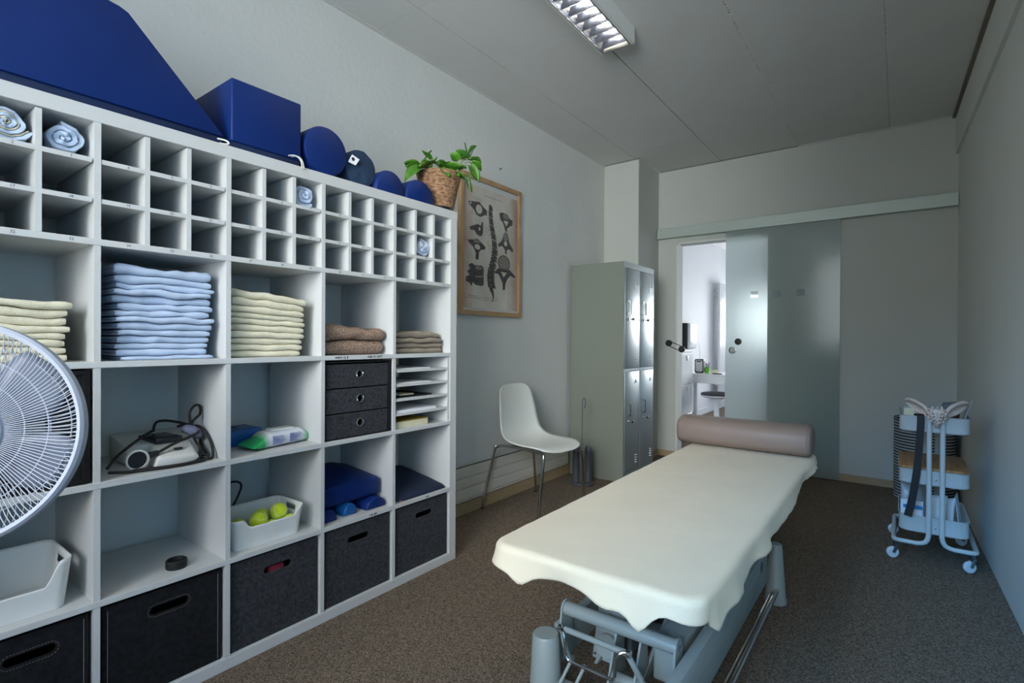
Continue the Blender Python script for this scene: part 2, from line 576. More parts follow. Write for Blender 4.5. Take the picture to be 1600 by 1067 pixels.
    def build(self, name, mats, parent=None, smooth=35, local=False, label=None, recalc=True, matrix=None):
        bm = self.bm
        if matrix is not None:
            bmesh.ops.transform(bm, matrix=matrix, verts=bm.verts)
        if recalc:
            bmesh.ops.recalc_face_normals(bm, faces=bm.faces)
        me = bpy.data.meshes.new(name)
        o = bpy.data.objects.new(name, me)
        C.objects.link(o)
        off = Vector((0, 0, 0))
        if parent is not None:
            o.parent = parent
            if not local:
                off = WLOC.get(parent.name, Vector((0, 0, 0)))
            WLOC[o.name] = off.copy()
        elif not local:
            xs = [v.co.x for v in bm.verts]
            ys = [v.co.y for v in bm.verts]
            zs = [v.co.z for v in bm.verts]
            off = Vector(((min(xs) + max(xs)) / 2, (min(ys) + max(ys)) / 2, min(zs)))
            o.location = off
            WLOC[o.name] = off.copy()
        if off.length > 0:
            bmesh.ops.translate(bm, vec=-off, verts=bm.verts)
        bm.to_mesh(me)
        bm.free()
        if not isinstance(mats, (list, tuple)):
            mats = [mats]
        for m in mats:
            me.materials.append(M[m] if isinstance(m, str) else m)
        if smooth:
            me.polygons.foreach_set('use_smooth', [True] * len(me.polygons))
            me.set_sharp_from_angle(angle=math.radians(smooth))
        if label:
            o['label'] = label
        return o


def thing(name, label, cat, loc=(0, 0, 0), rotz=0.0, group=None):
    o = bpy.data.objects.new(name, None)
    o.empty_display_size = 0.05
    o.location = loc
    o.rotation_euler = (0, 0, rotz)
    C.objects.link(o)
    o['label'] = label
    o['category'] = cat
    if group:
        o['group'] = group
    WLOC[o.name] = Vector(loc)
    return o


def tag(o, label, cat, group=None):
    o['label'] = label
    o['category'] = cat
    if group:
        o['group'] = group
    return o


def struct(o):
    o['kind'] = 'structure'
    return o


def dup(o, loc, label=None, group=None, rot=None):
    def cp(a, par):
        c = a.copy()
        C.objects.link(c)
        if par is not None:
            c.parent = par
        for ch in list(a.children):
            cp(ch, c)
        return c
    r = cp(o, None)
    r.location = loc
    if rot is not None:
        r.rotation_euler = rot
    if label:
        r['label'] = label
    if group:
        r['group'] = group
    return r


def spline(pts, k=6, closed=False):
    P = [Vector(p) for p in pts]
    n = len(P)
    out = []
    rng = range(n) if closed else range(n - 1)
    for i in rng:
        p0 = P[(i - 1) % n] if (closed or i > 0) else P[0]
        p1 = P[i]
        p2 = P[(i + 1) % n]
        p3 = P[(i + 2) % n] if (closed or i + 2 < n) else P[-1]
        for j in range(k):
            t = j / k
            out.append(0.5 * ((2 * p1) + (p2 - p0) * t + (2 * p0 - 5 * p1 + 4 * p2 - p3) * t * t + (3 * p1 - p0 - 3 * p2 + p3) * t ** 3))
    if not closed:
        out.append(P[-1])
    return out


def rrect(cx, cy, hx, hy, r, k=6):
    """rounded rectangle, counter-clockwise"""
    pts = []
    for sx, sy, a0 in ((1, 1, 0), (-1, 1, PI / 2), (-1, -1, PI), (1, -1, 1.5 * PI)):
        for i in range(k + 1):
            a = a0 + (PI / 2) * i / k
            pts.append((cx + sx * (hx - r) + r * math.cos(a), cy + sy * (hy - r) + r * math.sin(a)))
    return pts


def nz(x, y, z, s=1.0):
    return noise.noise(Vector((x * s, y * s, z * s)))


def text_mesh(body, size, mtx):
    cu = bpy.data.curves.new('text', 'FONT')
    cu.body = body
    cu.size = size
    cu.align_x = 'CENTER'
    cu.align_y = 'CENTER'
    o = bpy.data.objects.new('text', cu)
    C.objects.link(o)
    dg = bpy.context.evaluated_depsgraph_get()
    me = bpy.data.meshes.new_from_object(o.evaluated_get(dg))
    bpy.data.objects.remove(o)
    bpy.data.curves.remove(cu)
    me.transform(mtx)
    return me


FACE_X = Matrix(((0, 0, 1, 0), (1, 0, 0, 0), (0, 1, 0, 0), (0, 0, 0, 1)))      # text seen from +X
exec_order = []

# ================================================================== THE ROOM
AXL = -0.15            # neighbouring room, left wall
AYE = 7.9              # neighbouring room, end wall
# floor (both rooms)
struct(B().box(-0.4, 3.5, YB - 0.2, AYE + 0.1, -0.06, 0.0).build('floor', 'floor', smooth=0))
# left wall
struct(B().box(-0.12, 0.0, YB - 0.15, YF + 0.12, -0.06, H + 0.1).build('wall_left', 'wall', smooth=0))
# right wall, slightly splayed, with a shallow beam along its top
y0, y1 = YB - 0.15, YF + 0.12
struct(B().prism([(xr(y0), y0, -0.06), (xr(y1), y1, -0.06), (xr(y1), y1, H + 0.1), (xr(y0), y0, H + 0.1)],
                 [(xr(y0) + 0.12, y0, -0.06), (xr(y1) + 0.12, y1, -0.06), (xr(y1) + 0.12, y1, H + 0.1), (xr(y0) + 0.12, y0, H + 0.1)]).build('wall_right', 'wall_smooth', smooth=0))
bz = 2.435
o = B().prism([(xr(YB) - 0.018, YB, bz), (xr(YF) - 0.018, YF, bz), (xr(YF) - 0.018, YF, H), (xr(YB) - 0.018, YB, H)],
              [(xr(YB) + 0.01, YB, bz), (xr(YF) + 0.01, YF, bz), (xr(YF) + 0.01, YF, H), (xr(YB) + 0.01, YB, H)]).build('trim_1', 'wall_smooth', smooth=0)
struct(o)
o = B().prism([(xr(YB) - 0.038, YB, H - 0.012), (xr(YF) - 0.038, YF, H - 0.012), (xr(YF) - 0.038, YF, H - 0.001), (xr(YB) - 0.038, YB, H - 0.001)],
              [(xr(YB) - 0.018, YB, H - 0.012), (xr(YF) - 0.018, YF, H - 0.012), (xr(YF) - 0.018, YF, H - 0.001), (xr(YB) - 0.018, YB, H - 0.001)]).build('trim_2', 'brown_joint', smooth=0)
struct(o)
# far wall with the doorway
DX0, DX1, DZ = 0.517, 1.297, 2.012
b = B()
b.box(-0.12, DX0, YF, YF + 0.12, -0.06, H + 0.1)
b.box(DX1, 2.75, YF, YF + 0.12, -0.06, H + 0.1)
b.box(DX0, DX1, YF, YF + 0.12, DZ, H + 0.1)
struct(b.build('wall_far', 'wall_darker', smooth=0))
# white casing on the left jamb and head of the doorway
b = B()
b.box(DX0 - 0.004, DX0 + 0.012, YF - 0.006, YF + 0.124, 0.0, DZ)
b.box(DX0, DX1, YF - 0.006, YF + 0.124, DZ - 0.012, DZ + 0.004)
struct(b.build('trim_3', 'wall_smooth', smooth=0))
# wall behind the camera, with the window that lights the room
b = B()
b.box(-0.12, BW[0], YB - 0.12, YB, -0.06, H + 0.1)
b.box(BW[1], 2.85, YB - 0.12, YB, -0.06, H + 0.1)
b.box(BW[0], BW[1], YB - 0.12, YB, -0.06, BW[2])
b.box(BW[0], BW[1], YB - 0.12, YB, BW[3], H + 0.1)
struct(b.build('wall_back', 'wall_smooth', smooth=0))
b = B()
for x in (BW[0], (BW[0] + BW[1]) / 2 - 0.025, BW[1] - 0.05):
    b.box(x, x + 0.05, YB - 0.09, YB - 0.04, BW[2], BW[3])
for z in (BW[2], BW[3] - 0.05):
    b.box(BW[0] + 0.05, BW[1] - 0.05, YB - 0.085, YB - 0.045, z, z + 0.05)
struct(b.build('window_1', 'white_gloss', smooth=0))
# pillar in the far left corner
PX, PY = 0.338, 2.50
struct(B().box(0.0, PX, PY, YF, 0.0, H, bev=0.004, seg=1).build('wall_pillar', 'wall_darker', smooth=0))

# ceiling: panels with open joints along Y, tight joints along X
b = B()
xs = [0.0, 0.318, 0.912, 1.522, 2.132, 2.66]
ys = [YB, -1.98, -1.36, -0.74, -0.115, 0.50, 1.115, 1.70, 2.30, YF]
hg = [0.002, 0.0018, 0.003, 0.0042, 0.0042, 0.002]        # half width of each joint
for i in range(len(xs) - 1):
    for j in range(len(ys) - 1):
        b.box(xs[i] + hg[i], xs[i + 1] - hg[i + 1], ys[j] + 0.0009, ys[j + 1] - 0.0009, H, H + 0.016)
b.box(-0.1, 2.9, YB - 0.1, YF + 0.1, H + 0.018, H + 0.05, mi=1)
for x in (1.522, 2.132):          # edge perforation bridges across the joint
    y = YB
    while y < YF:
        b.box(x - 0.0041, x + 0.0041, y, y + 0.010, H + 0.0003, H + 0.011)
        y += 0.026
struct(b.build('ceiling', ['ceil', 'gap'], smooth=0))
# thin wall angle along the ceiling edge
b = B()
b.box(0.0, 0.018, YB, PY, H - 0.004, H)
b.box(0.0, PX + 0.018, PY - 0.018, PY, H - 0.004, H)
b.box(PX, PX + 0.018, PY, YF - 0.018, H - 0.004, H)
b.box(PX, xr(YF), YF - 0.018, YF, H - 0.004, H)
struct(b.build('trim_4', 'ceil', smooth=0))
b = B()
b.box(0.02, PX + 0.02, PY - 0.0215, PY - 0.0185, H - 0.003, H + 0.001)
b.box(PX + 0.03, 1.52, YF - 0.0225, YF - 0.0185, H - 0.003, H + 0.001)
struct(b.build('trim_5', 'gap', smooth=0))

# heating panel skirting on the left wall, with grooves, and the wooden baseboards
b = B()
for za, zb in ((0.10, 0.164), (0.168, 0.230), (0.234, 0.300)):
    b.box(0.0, 0.03, -1.9, 1.83, za, zb, bev=0.003, seg=1)
b.box(0.0, 0.022, -1.9, 1.83, 0.082, 0.30)
struct(b.build('trim_6', 'cream_trunk', smooth=0))
struct(B().box(0.0, 0.016, -3.2, PY, 0.0, 0.074).build('baseboard_left', 'base_wood', smooth=0))
struct(B().box(PX, DX0 - 0.01, YF - 0.012, YF, 0.0, 0.055).build('baseboard_far', 'base_wood', smooth=0))
struct(B().box(DX1 + 0.02, xr(YF), YF - 0.012, YF, 0.0, 0.055).build('baseboard_far', 'base_wood', smooth=0))
b = B()
b.box(PX, PX + 0.01, PY, YF - 0.013, 0.0, 0.055)
b.box(0.02, PX + 0.01, PY - 0.012, PY, 0.0, 0.055)
struct(b.build('baseboard_pillar', 'base_wood', smooth=0))

# ---- neighbouring room shell
struct(B().box(AXL - 0.1, AXL, YF + 0.12, AYE, -0.06, 2.75).build('wall_left', 'wall_adj', smooth=0))
b = B()
b.box(AXL - 0.1, EW[0], AYE, AYE + 0.1, -0.06, 2.75)
b.box(EW[1], AX + 0.12, AYE, AYE + 0.1, -0.06, 2.75)
b.box(EW[0], EW[1], AYE, AYE + 0.1, -0.06, EW[2])
b.box(EW[0], EW[1], AYE, AYE + 0.1, EW[3], 2.75)
struct(b.build('wall_far', 'wall_adj', smooth=0))
b = B()
b.box(AX, AX + 0.12, YF + 0.12, AW[0], -0.06, 2.75)
b.box(AX, AX + 0.12, AW[1], AYE, -0.06, 2.75)
b.box(AX, AX + 0.12, AW[0], AW[1], -0.06, AW[2])
b.box(AX, AX + 0.12, AW[0], AW[1], AW[3], 2.75)
struct(b.build('wall_right', 'wall_adj', smooth=0))
struct(B().box(2.75, AX + 0.12, YF, YF + 0.12, -0.06, 2.75).build('wall_near', 'wall_adj', smooth=0))
struct(B().box(AXL - 0.1, AX + 0.12, YF + 0.12, AYE, 2.62, 2.75).build('ceiling', 'wall_adj', smooth=0))
struct(B().box(AXL, AXL + 0.014, 5.0, AYE, 0.0, 0.09).build('baseboard_left', 'wall_adj', smooth=0))

# ---- sliding door: header rail and frosted pane
rail = B()
rail.box(0.347, xr(YF) - 0.002, YF - 0.062, YF, 2.060, 2.153, bev=0.002, seg=1)
struct(rail.build('trim_7', 'alu', smooth=0))
GX0, GX1, GY = 0.968, 1.826, 2.938
door = thing('door_1', 'frosted glass sliding door hanging half across the doorway', 'door', ((GX0 + GX1) / 2, GY, 0.0))
del door['category']
del door['label']
struct(door)
B().box(GX0, GX1, GY - 0.004, GY + 0.004, 0.008, 2.060).build('glass_pane', 'frosted', door, smooth=0)
b = B()
b.lathe([(0.030, 0.0), (0.030, -0.012), (0.024, -0.014), (0.022, -0.006), (0.0001, -0.006)], (1.030, GY - 0.004, 1.016), 28, 'Y')
b.build('pull_ring', 'steel', door)
b = B()
b.lathe([(0.012, 0.0), (0.012, -0.02), (0.027, -0.022), (0.029, -0.03), (0.027, -0.038), (0.0001, -0.04)], (1.082, GY - 0.004, 1.092), 28, 'Y')
b.build('door_knob', 'black', door)
# black twin-disc bracket on the wall left of the doorway
wb = thing('wall_bracket', 'black bracket of two discs joined by two thin rods beside the doorway', 'bracket', (0.446, YF, 1.074))
B().lathe([(0.030, 0.0), (0.030, -0.016), (0.027, -0.020), (0.0001, -0.020)], (0.446, YF, 1.074), 26, 'Y').build('disc', 'black', wb)
B().lathe([(0.030, 0.0), (0.030, -0.016), (0.027, -0.020), (0.0001, -0.020)], (0.578, YF - 0.022, 1.018), 26, 'Y').build('disc', 'black', wb)
for s in (-1, 1):
    dx, dz = 0.132, -0.056
    L_ = math.hypot(dx, dz)
    ox, oz = -dz / L_ * 0.022 * s, dx / L_ * 0.022 * s
    B().tube([(0.446 + ox, YF - 0.018, 1.074 + oz), (0.578 + ox, YF - 0.024, 1.018 + oz)], 0.0035, 8).build('rod', 'black', wb)

# ================================================================== STORAGE SHELF
XF, XB = 0.421, 0.040
SHT = 0.009
ZROW = {'12': 1.3646, '23': 1.0246, '34': 0.6884, '45': 0.3581}
ZTOP, ZUT, ZBT = 1.737, 1.6955, 0.040
DIV = [-1.399, -1.048, -0.695, -0.342]
YR0, YR1 = 0.012, 0.056           # right side panel
YL0, YL1 = -1.800, -1.752         # left side panel
shelf = thing('storage_shelf', 'white five-by-five cube shelving unit standing against the left wall', 'shelf', ((XF + XB) / 2, (YL0 + YR1) / 2, 0.0))
B().box(XB, XF, YL0 - 0.003, YR1 + 0.003, ZUT, ZTOP, bev=0.0015, seg=1).build('top_board', 'shelf', shelf, smooth=0)
B().box(XB, XF, YL0, YR1, 0.0, ZBT, bev=0.0015, seg=1).build('bottom_board', 'shelf', shelf, smooth=0)
B().box(XB, XF - 0.001, YR0, YR1 - 0.001, ZBT, ZUT).build('side_panel', 'shelf', shelf, smooth=0)
B().box(XB, XF - 0.001, YL0 + 0.001, YL1, ZBT, ZUT).build('side_panel', 'shelf', shelf, smooth=0)
for z in ZROW.values():
    B().box(XB, XF, YL1, YR0, z - SHT, z + SHT, bev=0.001, seg=1).build('shelf_board', 'shelf', shelf, smooth=0)
zl = [ZBT, ZROW['45'], ZROW['34'], ZROW['23'], ZROW['12'], ZUT]
for y in DIV:
    b = B()
    for k in range(5):
        za = zl[k] + (SHT if k > 0 else 0)
        zb = zl[k + 1] - (SHT if k < 4 else 0)
        b.box(XB, XF - 0.0015, y - 0.0078, y + 0.0078, za, zb)
    b.build('divider', 'shelf', shelf, smooth=0)
CELL = [(YL1, DIV[0] - 0.0078)] + [(DIV[i] + 0.0078, DIV[i + 1] - 0.0078) for i in range(3)] + [(DIV[3] + 0.0078, YR0)]
ZI = [1.589, 1.4795]              # pigeonhole boards
num = [1, 16, 31]
for c, (a, d) in enumerate(CELL):
    b = B()
    w = d - a
    for z in ZI:
        b.box(XB + 0.01, XF - 0.003, a + 0.001, d - 0.005, z - 0.0065, z + 0.0065)
    vy = [a + w / 3, a + 2 * w / 3]
    for y in vy:
        zz = [ZROW['12'] + SHT, ZI[1] - 0.0065, ZI[1] + 0.0065, ZI[0] - 0.0065, ZI[0] + 0.0065, ZUT - 0.003]
        for k in (0, 2, 4):
            b.box(XB + 0.01, XF - 0.003, y - 0.0065, y + 0.0065, zz[k], zz[k + 1])
    b.build('pigeonhole_insert', 'shelf', shelf, smooth=0)
    for k in range(3):
        yc = a + w * (k + 0.5) / 3
        for r, z in enumerate((ZI[0], ZI[1], ZROW['12'])):
            n = c * 3 + k + num[r]
            x = XF - 0.0026 if r < 2 else XF + 0.0005
            me = text_mesh(str(n), 0.0105, Matrix.Translation(Vector((x, yc + 0.008, z)) - WLOC[shelf.name]) @ FACE_X)
            o = bpy.data.objects.new('number_label', me)
            C.objects.link(o)
            o.parent = shelf
            me.materials.append(M['ink'])


def ticks(y, z, w, n, seed):
    """a worn strip of tiny lettering, too small to read"""
    rnd = random.Random(seed)
    b = B()
    x = y - w / 2
    for i in range(n):
        cw = w / n
        if rnd.random() < 0.85:
            h = rnd.choice((0.0035, 0.0045, 0.0045))
            b.box(XF, XF + 0.0006, x, x + cw * 0.3, z - h, z + h)
            b.box(XF, XF + 0.0006, x, x + cw * 0.7, z + rnd.choice((-h, h * 0.6, -0.0005)), z + rnd.choice((-h, h * 0.6, -0.0005)) + 0.0013)
        x += cw
    b.build('shelf_label', 'ink', shelf, smooth=0)


ticks(-0.612, ZROW['23'] + 0.0005, 0.06, 11, 1)
ticks(-0.455, ZROW['23'] + 0.001, 0.085, 16, 2)
ticks(-0.455, ZROW['45'], 0.04, 8, 5)
ticks(-0.14, ZROW['45'], 0.02, 4, 6)
# letter-tray insert in the right column of the middle row
b = B()
a, d = CELL[4]
b.box(XB + 0.02, XF - 0.006, d - 0.014, d - 0.001, ZROW['34'] + SHT, ZROW['23'] - SHT)
b.box(XB + 0.02, XF - 0.010, a + 0.001, a + 0.006, ZROW['34'] + SHT, ZROW['23'] - SHT)
TR = [0.957, 0.893, 0.828, 0.763]
for z in TR:
    b.box(XB + 0.02, XF - 0.006, a + 0.006, d - 0.014, z - 0.006, z + 0.006)
b.build('letter_tray_insert', 'shelf', shelf, smooth=0)

# ================================================================== THINGS ON THE SHELF
ORD = ['lowest', 'second from the bottom', 'third from the bottom', 'fourth from the bottom', 'fifth from the bottom', 'sixth from the bottom',
       'seventh from the bottom', 'eighth from the bottom', 'ninth from the bottom', 'tenth from the bottom', 'eleventh from the bottom',
       'twelfth from the bottom', 'thirteenth from the bottom', 'fourteenth from the bottom']


def folded_stack(name, m, xb, xf, ya, yb, z0, hs, seed, noun, where, cat, group, jit=0.01, wav=0.004, lean=0.0, top_wav=0.0, rag=0.0, rough_edge=0.0):
    rnd = random.Random(seed)
    ny = 22
    n = len(hs)

    def bound(k, v):
        z = z0 + sum(hs[:k])
        f = k / n
        w = wav * f * (nz(v * 3.1, k * 0.35, seed) + 0.5 * nz(v * 7.0, k * 0.8, seed + 9))
        if k > 0:
            w += 0.22 * hs[k - 1] * nz(v * 5.3, k * 3.7, seed + 4)
        if k == n:
            w += top_wav * nz(v * 2.4, 3.3, seed + 2)
        return z + w + lean * (v - 0.5) * f
    for k in range(n):
        jx = rnd.uniform(-jit, jit)
        ja, jb = rnd.uniform(-jit, jit), rnd.uniform(-jit, jit) - rag * abs(rnd.gauss(0, 1))
        jb -= rough_edge * (1 - k / n)
        rings = []
        for i in range(ny + 1):
            v = i / ny
            y = ya + ja + (yb + jb - ya - ja) * v
            lo, up = bound(k, v) + 0.0006, bound(k + 1, v) - 0.0006
            endf = min(1.0, 0.72 + 0.28 * min(v, 1 - v) * ny / 1.0)
            mid = (lo + up) / 2
            lo, up = mid - (mid - lo) * endf, mid + (up - mid) * endf
            r = (up - lo) / 2
            fx = xf + jx + 0.006 * nz(v * 4, k * 1.3, seed + 5) + 0.003 * nz(v * 15, k, seed + 6) - 0.004 * (1 - endf) / 0.28
            ring = [(xb, y, lo), ((xb + fx) / 2, y, lo), (fx - r, y, lo)]
            for q in range(1, 8):
                a = -PI / 2 + PI * q / 8
                ring.append((fx - r + r * math.cos(a), y, mid + r * math.sin(a)))
            tw = 0.25 * r * nz(v * 6, 7.7 + k, seed + 3)
            ring += [(fx - r, y, up), (fx - 2.2 * r, y, up + tw), ((xb + fx) / 2, y, up + tw * 0.5), (xb, y, up),
                     (xb, y, mid + 0.0012), (fx - 1.1 * r, y, mid + 0.0004), (fx - 1.1 * r, y, mid - 0.0004), (xb, y, mid - 0.0012)]
            rings.append(ring)
        o = B().loft(rings).build(name, m, smooth=50)
        what = 'topmost' if k == n - 1 else ORD[k]
        tag(o, '%s, %s of the %s' % (noun, what, where), cat, group)


W2 = ZROW['23'] + SHT          # floor of the towel row
folded_stack('folded_towel', 'towel_cream', 0.14, 0.385, -1.735, -1.445, W2, [0.021, 0.021, 0.018, 0.019, 0.021, 0.021, 0.021, 0.022], 11,
             'folded cream towel', 'pile behind the fan', 'towel', 'cream towels behind the fan', jit=0.006, wav=0.007, rough_edge=0.016)
folded_stack('folded_sheet', 'sheet_blue', 0.10, 0.385, -1.345, -1.078, W2,
             [0.012, 0.020, 0.018, 0.021, 0.019, 0.022, 0.020, 0.017, 0.020, 0.022, 0.020, 0.019, 0.023, 0.026], 23,
             'folded light blue cotton sheet', 'tall blue pile', 'folded sheet', 'light blue sheets in the tall pile', jit=0.011, wav=0.010, top_wav=0.01, rough_edge=0.014)
folded_stack('folded_towel', 'towel_cream', 0.12, 0.388, -1.028, -0.748, W2, [0.024, 0.022, 0.021, 0.022, 0.023, 0.021, 0.022, 0.022, 0.023, 0.025], 31,
             'folded cream terry towel', 'pile right of the blue sheets', 'towel', 'cream towels right of the blue sheets', jit=0.006, wav=0.008, lean=-0.022, rough_edge=0.018)
folded_stack('folded_blanket', 'blanket', 0.12, 0.385, -0.673, -0.366, W2, [0.058, 0.064], 41,
             'brown knitted blanket', 'two above the black drawers', 'blanket', 'brown blankets above the drawers', jit=0.01, wav=0.012, top_wav=0.012)
folded_stack('folded_sheet', 'taupe', 0.10, 0.380, -0.318, -0.008, W2, [0.026, 0.022, 0.024, 0.030], 53,
             'folded taupe cotton sheet', 'pile in the right column', 'folded sheet', 'taupe sheets in the right column', jit=0.012, wav=0.010, top_wav=0.012)


def rolled(name, m, xf, yc, zb, Ry, Rz, length, turns, seed, label, m2=None, skew=0.0):
    N = int(turns * 26)
    zc = zb + Rz

    def cy_(y):
        return max(yc - Ry, min(yc + Ry, y))

    def cz_(z):
        return max(zb + 0.001, min(zb + 2 * Rz + 0.001, z))

    def paths(f0, f1):
        st = [0.0, 0.006, 0.02, 0.06, length * 0.5, length]
        rings = []
        for si, s in enumerate(st):
            o_, i_ = [], []
            for i in range(N + 1):
                th = 2 * PI * turns * i / N
                u = i / N
                rr = 0.12 + 0.88 * u
                pitch = 0.90 / turns
                bump = 1 + 0.13 * nz(math.cos(th) * 1.2, math.sin(th) * 1.2, seed + s * 4) + 0.10 * nz(math.cos(th) * 2.6 + 2.2 * turns * u, math.sin(th) * 2.6, seed + 2 + s * 7)
                ro = rr * bump
                ri = max(0.02, (rr - pitch * 0.95) * bump) if u > 0.02 else max(0.02, rr * bump * 0.5)
                ra = ri + (ro - ri) * f1
                rb = ri + (ro - ri) * f0
                if si == 0:
                    ra, rb = ra - (ra - rb) * 0.15, rb + (ra - rb) * 0.15
                if si > 3:
                    ra, rb = ra * 0.97, rb * 0.97
                x = xf - s - 0.010 * (u ** 2) - 0.012 * nz(math.cos(th), math.sin(th), seed + 5) * (1 if si < 4 else 0)
                a = th + skew
                o_.append((x, cy_(yc + Ry * ra * math.cos(a)), cz_(zc + Rz * ra * math.sin(a))))
                i_.append((x, cy_(yc + Ry * rb * math.cos(a)), cz_(zc + Rz * rb * math.sin(a))))
            rings.append((o_, i_))
        b = B()
        bm = b.bm
        V = [([bm.verts.new(p) for p in o_], [bm.verts.new(p) for p in i_]) for o_, i_ in rings]
        for j in range(len(V) - 1):
            for q in (0, 1):
                for i in range(N):
                    bm.faces.new((V[j][q][i], V[j][q][i + 1], V[j + 1][q][i + 1], V[j + 1][q][i]))
            for i in (0, N):
                bm.faces.new((V[j][0][i], V[j][1][i], V[j + 1][1][i], V[j + 1][0][i]))
        for j in (0, len(V) - 1):
            for i in range(N):
                bm.faces.new((V[j][0][i], V[j][0][i + 1], V[j][1][i + 1], V[j][1][i]))
        return b
    if m2 is None:
        o = paths(0.0, 1.0).build(name, m, smooth=60)
        tag(o, label, 'rolled towel')
        return o
    t = thing(name, label, 'rolled towel', (xf - length / 2, yc, zb))
    paths(0.30, 1.0).build('blue_layer', m, t, smooth=60)
    paths(0.0, 0.28).build('cream_layer', m2, t, smooth=60)
    return t


rolled('rolled_towel', 'sheet_blue', 0.398, -1.580, ZI[0] + 0.0065, 0.054, 0.0475, 0.26, 2.8, 3,
       'large blue and cream rolled towel in pigeonhole 2', 'towel_cream', skew=1.0)
rolled('rolled_sheet', 'sheet_blue', 0.398, -1.466, ZI[0] + 0.0065, 0.049, 0.043, 0.25, 2.9, 8, 'crumpled light blue roll in pigeonhole 3', skew=2.3)
rolled('rolled_sheet', 'sheet_blue', 0.404, -0.763, ZI[0] + 0.0065, 0.048, 0.0455, 0.25, 2.8, 15, 'light blue rolled sheet in pigeonhole 9', skew=0.5)
rolled('rolled_towel', 'sheet_blue_white', 0.408, -0.158, ZI[1] + 0.0065, 0.048, 0.0445, 0.25, 3.0, 21, 'blue and white rolled towel in pigeonhole 29', skew=1.7)


def oval(cy, cz, hw, hh, k=7):
    pts = []
    for i in range(k + 1):
        a = -PI / 2 + PI * i / k
        pts.append((cy + hw - hh + hh * math.cos(a), cz + hh * math.sin(a)))
    for i in range(k + 1):
        a = PI / 2 + PI * i / k
        pts.append((cy - hw + hh + hh * math.cos(a), cz + hh * math.sin(a)))
    return pts


def felt_basket(c, m, label, hole_y, stitched, top=0.338, hw=0.052, hh=0.0125):
    a, d = CELL[c]
    ya, yb = a + 0.007, d - 0.008
    x1, x0 = XF - 0.014, 0.08
    z0 = ZBT + 0.0005
    t = thing('storage_basket', label, 'storage basket', ((x0 + x1) / 2, (ya + yb) / 2, z0), group='fabric baskets in the bottom row')
    th = 0.005
    b = B()
    b.plate([(ya, z0), (yb, z0), (yb, top), (ya, top)], [oval(hole_y, 0.278, hw, hh)],
            lambda p: (x1, p[0], p[1]), lambda p: (x1 - th, p[0], p[1]))
    b.build('front_panel', m, t, smooth=0)
    b = B()
    b.box(x0, x1 - th, ya, ya + th, z0, top)
    b.box(x0, x1 - th, yb - th, yb, z0, top)
    b.box(x0, x0 + th, ya + th, yb - th, z0, top)
    b.box(x0 + th, x1 - th, ya + th, yb - th, z0, z0 + th)
    b.build('basket_body', m, t, smooth=0)
    if stitched:
        for y in (ya + 0.013, yb - 0.010):
            B().tube([(x1 + 0.0003, y, z0 + 0.006), (x1 + 0.0003, y, top - 0.012)], 0.0009, 6).build('stitching', 'stitch', t)
        ov = oval(hole_y, 0.278, hw + 0.006, hh + 0.006)
        b = B()
        n = len(ov)
        for i in range(n):
            p, q = Vector(ov[i]), Vector(ov[(i + 1) % n])
            dl = (q - p).length
            k = max(1, int(dl / 0.006))
            for j in range(k):
                p1 = p.lerp(q, (j + 0.2) / k)
                p2 = p.lerp(q, (j + 0.75) / k)
                b.tube([(x1 + 0.0003, p1.x, p1.y), (x1 + 0.0003, p2.x, p2.y)], 0.0006, 5)
        b.build('stitching', 'stitch', t)
    return t


felt_basket(0, 'felt_black', 'black stitched fabric basket at bottom left, under the long white tub', -1.535, True)
felt_basket(1, 'felt_black', 'black stitched fabric basket under the shelf holding a small black ring', -1.215, True)
felt_basket(2, 'felt', 'charcoal felt basket under the tub of tennis balls', -0.868, False)
felt_basket(3, 'felt', 'charcoal felt basket under the blue cushions', -0.520, False)
felt_basket(4, 'felt', 'charcoal felt basket at the right end of the bottom row', -0.150, False)
tag(B().box(XF - 0.10, XF - 0.026, -0.893, -0.835, ZBT + 0.006, 0.281, bev=0.008).build('rolled_cloth', mat('dark_red_fabric', (120, 30, 50), 0.8, var=0.1)), 'dark red cloth showing in the hand hole of a felt basket', 'cloth')

# ---- row 3: black box, devices, wipes, drawers, paper trays
a, d = CELL[0]
z0, z1 = ZROW['34'] + SHT + 0.0005, ZROW['23'] - SHT - 0.004
bb = thing('storage_box', 'black fabric storage box behind the fan, with a raised front frame', 'storage box', (0.24, (a + d) / 2, z0))
B().box(0.08, XF - 0.012, a + 0.006, d - 0.004, z0, z1, bev=0.003, seg=1).build('box_body', 'felt_black', bb, smooth=0)
b = B()
for q in ((a + 0.008, d - 0.006, z1 - 0.014, z1 - 0.002), (a + 0.008, d - 0.006, z0 + 0.002, z0 + 0.012), (a + 0.008, a + 0.022, z0 + 0.012, z1 - 0.014), (d - 0.022, d - 0.006, z0 + 0.012, z1 - 0.014)):
    b.box(XF - 0.0125, XF - 0.006, q[0], q[1], q[2], q[3], bev=0.0015, seg=1)
b.build('front_frame', 'felt_black', bb, smooth=0)
b = B()
for i in range(5):
    b.box(XF - 0.0122, XF - 0.0114, -1.468 + i * 0.006, -1.4648 + i * 0.006, z1 - 0.037, z1 - 0.033)
b.build('box_lettering', 'stitch', bb, smooth=0)

